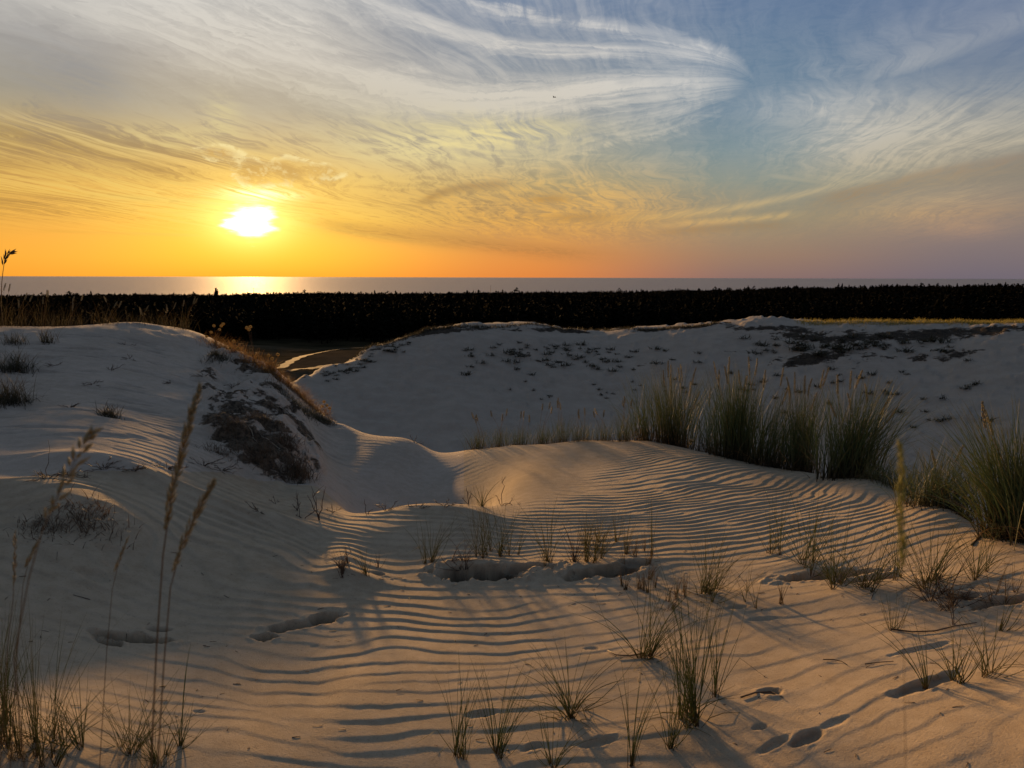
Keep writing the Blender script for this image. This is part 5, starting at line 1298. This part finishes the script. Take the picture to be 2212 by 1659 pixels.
tuft(30, 800, 'dark bush upper part at the left edge above the scraggly bush', 350, 50, 30, 36, 0)
tuft(238, 898, 'small tuft with spiky blades pointing left, alone on the slope', 220, 34, 20, 40, -22, tone=.35)
tuft(100, 740, 'dark little tuft below the left dune top', 90, 36, 12, 14, 0)
tuft(28, 742, 'dark little tuft at the left edge below the dune top', 120, 32, 22, 24, 0)
tuft(470, 768, 'dark grassy knob on top of the eroded face', 500, 22, 22, 38, 0)
tuft(560, 900, 'brown mossy patch hanging in the middle of the eroded face', 420, 22, 34, 44, 0, tone=.4, mat=M_ROOT)
tuft(500, 920, 'brown mossy patch at the left of the eroded face', 420, 24, 36, 44, 0, tone=.4, mat=M_ROOT)
tuft(560, 985, 'dark beard of roots low on the eroded face', 500, 34, 46, 40, 0, mat=M_ROOT)
tuft(640, 1020, 'darkest tangle of roots at the lower right tip of the eroded face', 600, 44, 32, 36, 4, mat=M_ROOT)
tuft(620, 960, 'brown root tangle above the tip of the eroded face', 420, 30, 30, 42, 0, tone=.35, mat=M_ROOT)
tuft(480, 980, 'dark trailing roots at the lower left of the eroded face', 300, 22, 32, 44, 0, mat=M_ROOT)
tuft(600, 840, 'dark streak of turf high on the eroded face below the golden rim', 300, 16, 30, 44, 0, mat=M_ROOT)

def dead_sprig(u, v, label, tips, w=.005, group='dead twigs on the left slope', extra=4, name='dead_twig', cat='twig', mat=None):
    b = spot(u, v); root = empty(name, b, label, cat, group); g = GB(); s = dist(b) / FPX
    right, fwd = frame_at(b)
    for k, (tu, tv) in enumerate(tips):
        t = unproj(tu, tv, b, rng.uniform(-.12, .12))
        gz = ground(t.x, t.y)
        if t.z < gz + .004: t.z = gz + .004
        L = (t - b).length; a = GB()
        pts = [b.lerp(t, i / 5) + Vector((rng.gauss(0, .04), rng.gauss(0, .03), rng.gauss(0, .04))) * L * (0 if i in (0, 5) else 1) for i in range(6)]
        pts[0].z -= .012
        a.tube(pts, w, .4, .4, 4)
        for j in range(extra):
            i = rng.randint(2, 4); q = pts[i]; dd = (pts[5] - pts[0]).normalized()
            e = q + (dd + Vector((rng.uniform(-.9, .9), rng.uniform(-.9, .9), rng.uniform(-.5, .9)))).normalized() * L * rng.uniform(.12, .35)
            a.tube([q, q.lerp(e, .5) + Vector((0, 0, .004)), e], w * .55, .4, .4, 3)
        a.build('stem', mat or M_TWIG, root, origin=b)
    return root
dead_sprig(558, 1104, 'dead twigs with a dark knot on the shaded slope, left one', [(528, 1082), (535, 1108), (545, 1085), (572, 1112), (550, 1092)])
dead_sprig(596, 1088, 'small arched dead twig right of the dark knot', [(580, 1082), (590, 1072), (604, 1090)])
dead_sprig(690, 1124, 'tall leaning dead stem with side twigs on the slope above the ridge', [(672, 1050), (664, 1070), (700, 1058)], .007)
dead_sprig(655, 1120, 'dead twigs leaning left at the foot of the tall dead stem', [(640, 1130), (690, 1100), (640, 1072)])
dead_sprig(642, 1102, 'short upright dead shoot left of the tall dead stem', [(640, 1062), (650, 1085), (632, 1090)])
dead_sprig(718, 1108, 'thin low dead twig right of the tall dead stem', [(735, 1098), (716, 1088), (705, 1100)])
dead_sprig(792, 1112, 'dead stub at the left end of the sand ridge', [(788, 1078), (806, 1100)], group='dead twigs along the sand ridge')
dead_sprig(835, 1104, 'dark crossing twigs on the left part of the sand ridge', [(812, 1092), (860, 1082), (850, 1096), (826, 1088), (870, 1100)], group='dead twigs along the sand ridge')
dead_sprig(905, 1098, 'fallen twigs lying across the crest of the sand ridge', [(880, 1090), (930, 1094), (918, 1086), (898, 1106)], group='dead twigs along the sand ridge')
dead_sprig(960, 1094, 'low tangle of twigs right of the fallen twigs on the ridge', [(940, 1084), (985, 1090), (970, 1080), (1000, 1092)], group='dead twigs along the sand ridge')
dead_sprig(1012, 1090, 'upright dead fork left of the crossing green blades', [(1008, 1050), (1020, 1060), (998, 1076)], group='dead twigs along the sand ridge')
dead_sprig(1085, 1092, 'stub and twigs under the tall thin stem at the right of the ridge', [(1085, 1030), (1072, 1070), (1110, 1080), (1125, 1092)], group='dead twigs along the sand ridge')
sprig('beach_grass', 1041, 1094, 'crossing green blades forming an X at the rim of the blowout', group=G1, n=4, h=50, spread=18, shoots=1, rad=2, tone=.2, w=5, tips=[(1086, 1034), (1026, 1045), (1002, 1058), (1072, 1072)])
GT = 'twig litter along the low bank on the left'
for u, v, lb in ((100, 1032, 'twig litter at the left end of the low bank'), (150, 1028, 'wiry twig litter left of the middle of the low bank'), (225, 1012, 'dense dark twig litter in the middle of the low bank'),
                 (290, 1016, 'twig litter right of the middle of the low bank'), (360, 1012, 'twig litter with an upright stub on the low bank'), (440, 1006, 'pinkish root tangle at the right end of the low bank'), (480, 1016, 'last thin twigs right of the pinkish root tangle')):
    dead_sprig(u, v, lb, [(u + rng.uniform(-50, 50), v + rng.uniform(-22, 16)) for k in range(11)], .0045, GT, 3)
dead_sprig(102, 1030, 'single long bowed stem rising from the bank on the left', [(104, 950)], .004, GT, 0)
GU = 'small dark twigs on the upper left slope'
for u, v, lb in ((240, 800, 'dark fan of twigs on the upper slope, lowest of three'), (280, 775, 'thin dark twig under the purple-tinted crest'), (270, 745, 'flat twig with sand drift just below the crest'), (370, 828, 'bare stick lying on the upper slope'),
                 (200, 830, 'small dark twigs left on the middle slope'), (120, 790, 'tiny twigs near the big dark bush'), (440, 812, 'short dark twig left of the eroded face'), (150, 880, 'small twig left of the spiky tuft')):
    dead_sprig(u, v, lb, [(u + rng.uniform(-32, 32), v + rng.uniform(-14, 8)) for k in range(5)], .006, GU, 2)
dead_sprig(1020, 962, 'dry sparse twigs at the rim of the saddle below the far dune', [(1005, 945), (1030, 940), (1040, 952)], .006, None, 3)
dead_sprig(895, 955, 'dark twigs on the lee edge of the saddle', [(885, 940), (900, 942), (920, 962)], .006, None, 3)

# hanging roots on the eroded face
def roots(u, v, label, n, L):
    b = spot(u, v); s = dist(b) / FPX; right, fwd = frame_at(b)
    root = empty('hanging_root', b, label, 'root', 'roots hanging from the eroded face')
    for i in range(n):
        g = GB(); p = b + right * rng.gauss(0, 12) * s; p.z = ground(p.x, p.y) + .01
        pts = [p.copy()]
        for k in range(6):
            q = pts[-1] + right * rng.gauss(4, 6) * s - fwd * rng.uniform(.01, .05); q.z = ground(q.x, q.y) + rng.uniform(.005, .03); pts.append(q)
        g.tube(pts, .007, .5, .4, 4); g.build('strand', M_PALE if rng.random() < .3 else M_TWIG, root, origin=b)
roots(640, 985, 'pale hanging roots at the right end of the eroded face', 7, 60)
roots(560, 940, 'roots trailing in the middle of the eroded face', 7, 60)
roots(500, 830, 'roots under the grassy knob of the eroded face', 5, 40)
roots(600, 880, 'thin roots below the golden rim on the eroded face', 6, 40)

# ------------------------------------------------------------------ far dune
def spot_far(u, v): return spot(u, v, 36.0, 110.0)
TM = []
for k in range(5):
    g = GB()
    for i in range(34):
        add_blade(g, Vector((rng.gauss(0, .10), rng.gauss(0, .10), -.02)), Vector((1, 0, 0)), Vector((0, 1, 0)), R(rng.gauss(0, 36)), R(rng.gauss(0, 36)), rng.uniform(.15, .42), .035, rng.uniform(0, .5), False, 3, .9)
    o = g.build('dune_tuft', M_DARK); TM.append(o.data); bpy.data.objects.remove(o)
def far_tufts(n, region, label, group, smin=.6, smax=1.3, flat=1.0):
    c = 0
    while c < n:
        u, v = region()
        b = spot_far(u, v)
        if math.hypot(b.x, b.y) > 100: continue
        o = bpy.data.objects.new('dune_tuft', TM[rng.randrange(5)]); COL.objects.link(o)
        o.location = b; o.rotation_euler = (0, 0, rng.uniform(0, 6.28)); s = rng.uniform(smin, smax); o.scale = (s * rng.uniform(.9, 1.5), s, s * flat)
        tag(o, label, 'grass tuft', group); c += 1
far_tufts(70, lambda: (rng.triangular(960, 1560, 1200), rng.triangular(735, 815, 760)), 'small dark tuft scattered high on the shaded face of the far dune', 'tufts high on the far dune', .8, 2.0, .6)
far_tufts(20, lambda: (rng.uniform(1080, 1500), rng.triangular(815, 880, 830)), 'lone dark tuft on the smooth middle face of the far dune', 'lone tufts on the smooth far face', .5, 1.0, .8)
def facet():
    t = rng.random(); u = 690 + 205 * t; v = 826 - 92 * t + rng.gauss(0, 9); return u, v
far_tufts(48, facet, 'small dark tuft on the sunlit narrow flank of the far dune', 'tufts on the narrow sunlit flank', .7, 1.3, .5)
far_tufts(40, lambda: (rng.uniform(1560, 2200), rng.triangular(775, 930, 850)), 'dark tuft on the far dune face behind the tall marram', 'tufts behind the tall marram', .8, 1.6, .7)
far_tufts(62, lambda: (rng.triangular(1540, 2080, 1850), rng.triangular(722, 775, 745)), 'dark clump in the broken turf under the crest of the far dune', 'clumps under the far crest', 1.0, 2.6, .6)
def far_strand(name, path, n, hm, wm, mat, label, tone=.5):
    P = [spot_far(u, v) for u, v in path]; g = GB(); b = P[0].copy()
    for i in range(n):
        x = rng.random() * (len(P) - 1); j = int(x); p = P[j].lerp(P[j + 1], x - j)
        right, fwd = frame_at(p)
        p = p + right * rng.gauss(0, .3) + fwd * rng.gauss(.3, wm); p.z = ground(p.x, p.y) - .02
        add_blade(g, p, right, fwd, R(rng.gauss(0, 30)), R(rng.gauss(0, 30)), hm * rng.uniform(.3, 1), .03, min(1, max(0, tone + rng.gauss(0, .25))), False, 3, rng.uniform(.3, 1))
    o = g.build(name, mat, None, 'stuff', b); o.location = b
    return tag(o, label, 'grass')
far_strand('crest_grass', [(760, 775), (840, 745), (905, 722), (940, 712), (1000, 707), (1100, 707), (1200, 709), (1300, 713), (1380, 715), (1480, 708), (1540, 701)], 5200, .40, .30, M_DARK, 'dark turf lip along the left and middle crest of the far dune', .45)
M_YGRASS = grass_material('yellow_grass', (0.26, 0.22, 0.05, 1), (0.42, 0.34, 0.10, 1), (0.16, 0.13, 0.05, 1), .45)
far_strand('crest_grass', [(1730, 697), (1850, 698), (1950, 698), (2050, 698), (2130, 699), (2260, 701)], 6500, .42, .8, M_YGRASS, 'yellow sunlit grass strip along the right crest of the far dune', .4)

# sandy tracks on the valley floor
M_TRACK = sand_material('track_sand', (0.075, 0.062, 0.046, 1), (0.11, 0.092, 0.07, 1), 0.3)
def track(path, w, label):
    P = [spot(u, v, 78, 190) for u, v in path]; vs, fs = [], []
    Q = []
    for i in range(len(P) - 1):
        for k in range(8): Q.append(P[i].lerp(P[i + 1], k / 8))
    Q.append(P[-1])
    for i, p in enumerate(Q):
        d = (Q[min(i + 1, len(Q) - 1)] - Q[max(i - 1, 0)]); n = Vector((-d.y, d.x, 0)).normalized()
        for k in (-1, 0, 1):
            q = p + n * w * .5 * k * (1 + .25 * math.sin(i * 1.7 + k)); vs.append((q.x, q.y, ground(q.x, q.y) + .05))
    for i in range(len(Q) - 1):
        for k in range(2):
            a = i * 3 + k; fs.append((a, a + 1, a + 4, a + 3))
    me = bpy.data.meshes.new('sand_track'); me.from_pydata(vs, [], fs); me.materials.append(M_TRACK); me.update()
    o = bpy.data.objects.new('sand_track', me); COL.objects.link(o); o['kind'] = 'structure'
track([(606, 796), (630, 780), (662, 768), (700, 760), (740, 754), (790, 751)], 1.3, '')
track([(626, 803), (660, 797), (700, 791), (740, 787), (790, 786)], 0.9, '')

# ------------------------------------------------------------------ bird
def bird():
    d = ray(1197, 210); p = Vector((d.x, d.y, d.z)) * 60 + Vector((0, 0, EYE))
    root = empty('bird', p, 'tiny dark bird flying alone in front of the pale cloud plume', 'bird')
    vs, fs = [], []
    prof = [(-.10, .004), (-.07, .018), (-.02, .026), (.03, .022), (.07, .014), (.09, .016), (.115, .004)]
    for x, rr in prof:
        for j in range(6): vs.append((x, rr * math.cos(j * 1.047), rr * math.sin(j * 1.047)))
    for i in range(len(prof) - 1):
        for j in range(6): fs.append((i * 6 + j, i * 6 + (j + 1) % 6, i * 6 + 6 + (j + 1) % 6, i * 6 + 6 + j))
    def add(nm, v, f):
        me = bpy.data.meshes.new(nm); me.from_pydata(v, [], f); me.materials.append(M_TWIG); me.update()
        o = bpy.data.objects.new(nm, me); COL.objects.link(o); o.parent = root
    add('body', vs, fs)
    for sg in (-1, 1):
        add('wing', [(.05, sg * .015, .01), (-.02, sg * .015, .012), (-.03, sg * .09, .055), (.045, sg * .09, .06), (.01, sg * .19, .02), (-.03, sg * .18, .02)], [(0, 1, 2, 3), (3, 2, 5, 4)])
    add('tail', [(-.09, -.01, 0), (-.09, .01, 0), (-.16, .03, 0), (-.14, 0, 0), (-.16, -.03, 0)], [(0, 1, 2, 3), (0, 3, 4)])
    root.rotation_euler = (.2, .1, 2.4)
bird()

# small litter of broken straw and shell grit between the shoots
def litter():
    g = GB()
    for i in range(240):
        if rng.random() < .7: u, v = rng.uniform(700, 2200), rng.gauss(1255, 40) if rng.random() < .6 else rng.uniform(1300, 1650)
        else: u, v = rng.uniform(-20, 700), rng.uniform(1150, 1650)
        b = spot(u, v); L = rng.uniform(.006, .03) * (2.2 if rng.random() < .08 else 1); q = rng.uniform(0, 6.28)
        e = b + Vector((math.cos(q), math.sin(q), 0)) * L
        b.z = ground(b.x, b.y) + .001; e.z = ground(e.x, e.y) + rng.uniform(.001, .003)
        g.tube([b, b.lerp(e, .5) + Vector((0, 0, .0005)), e], rng.uniform(.0015, .0035), rng.random(), .6, 3)
    o = g.build('straw_litter', M_TWIG, None, 'stuff'); tag(o, 'broken straw and twig litter scattered over the foreground sand', 'litter')
litter()
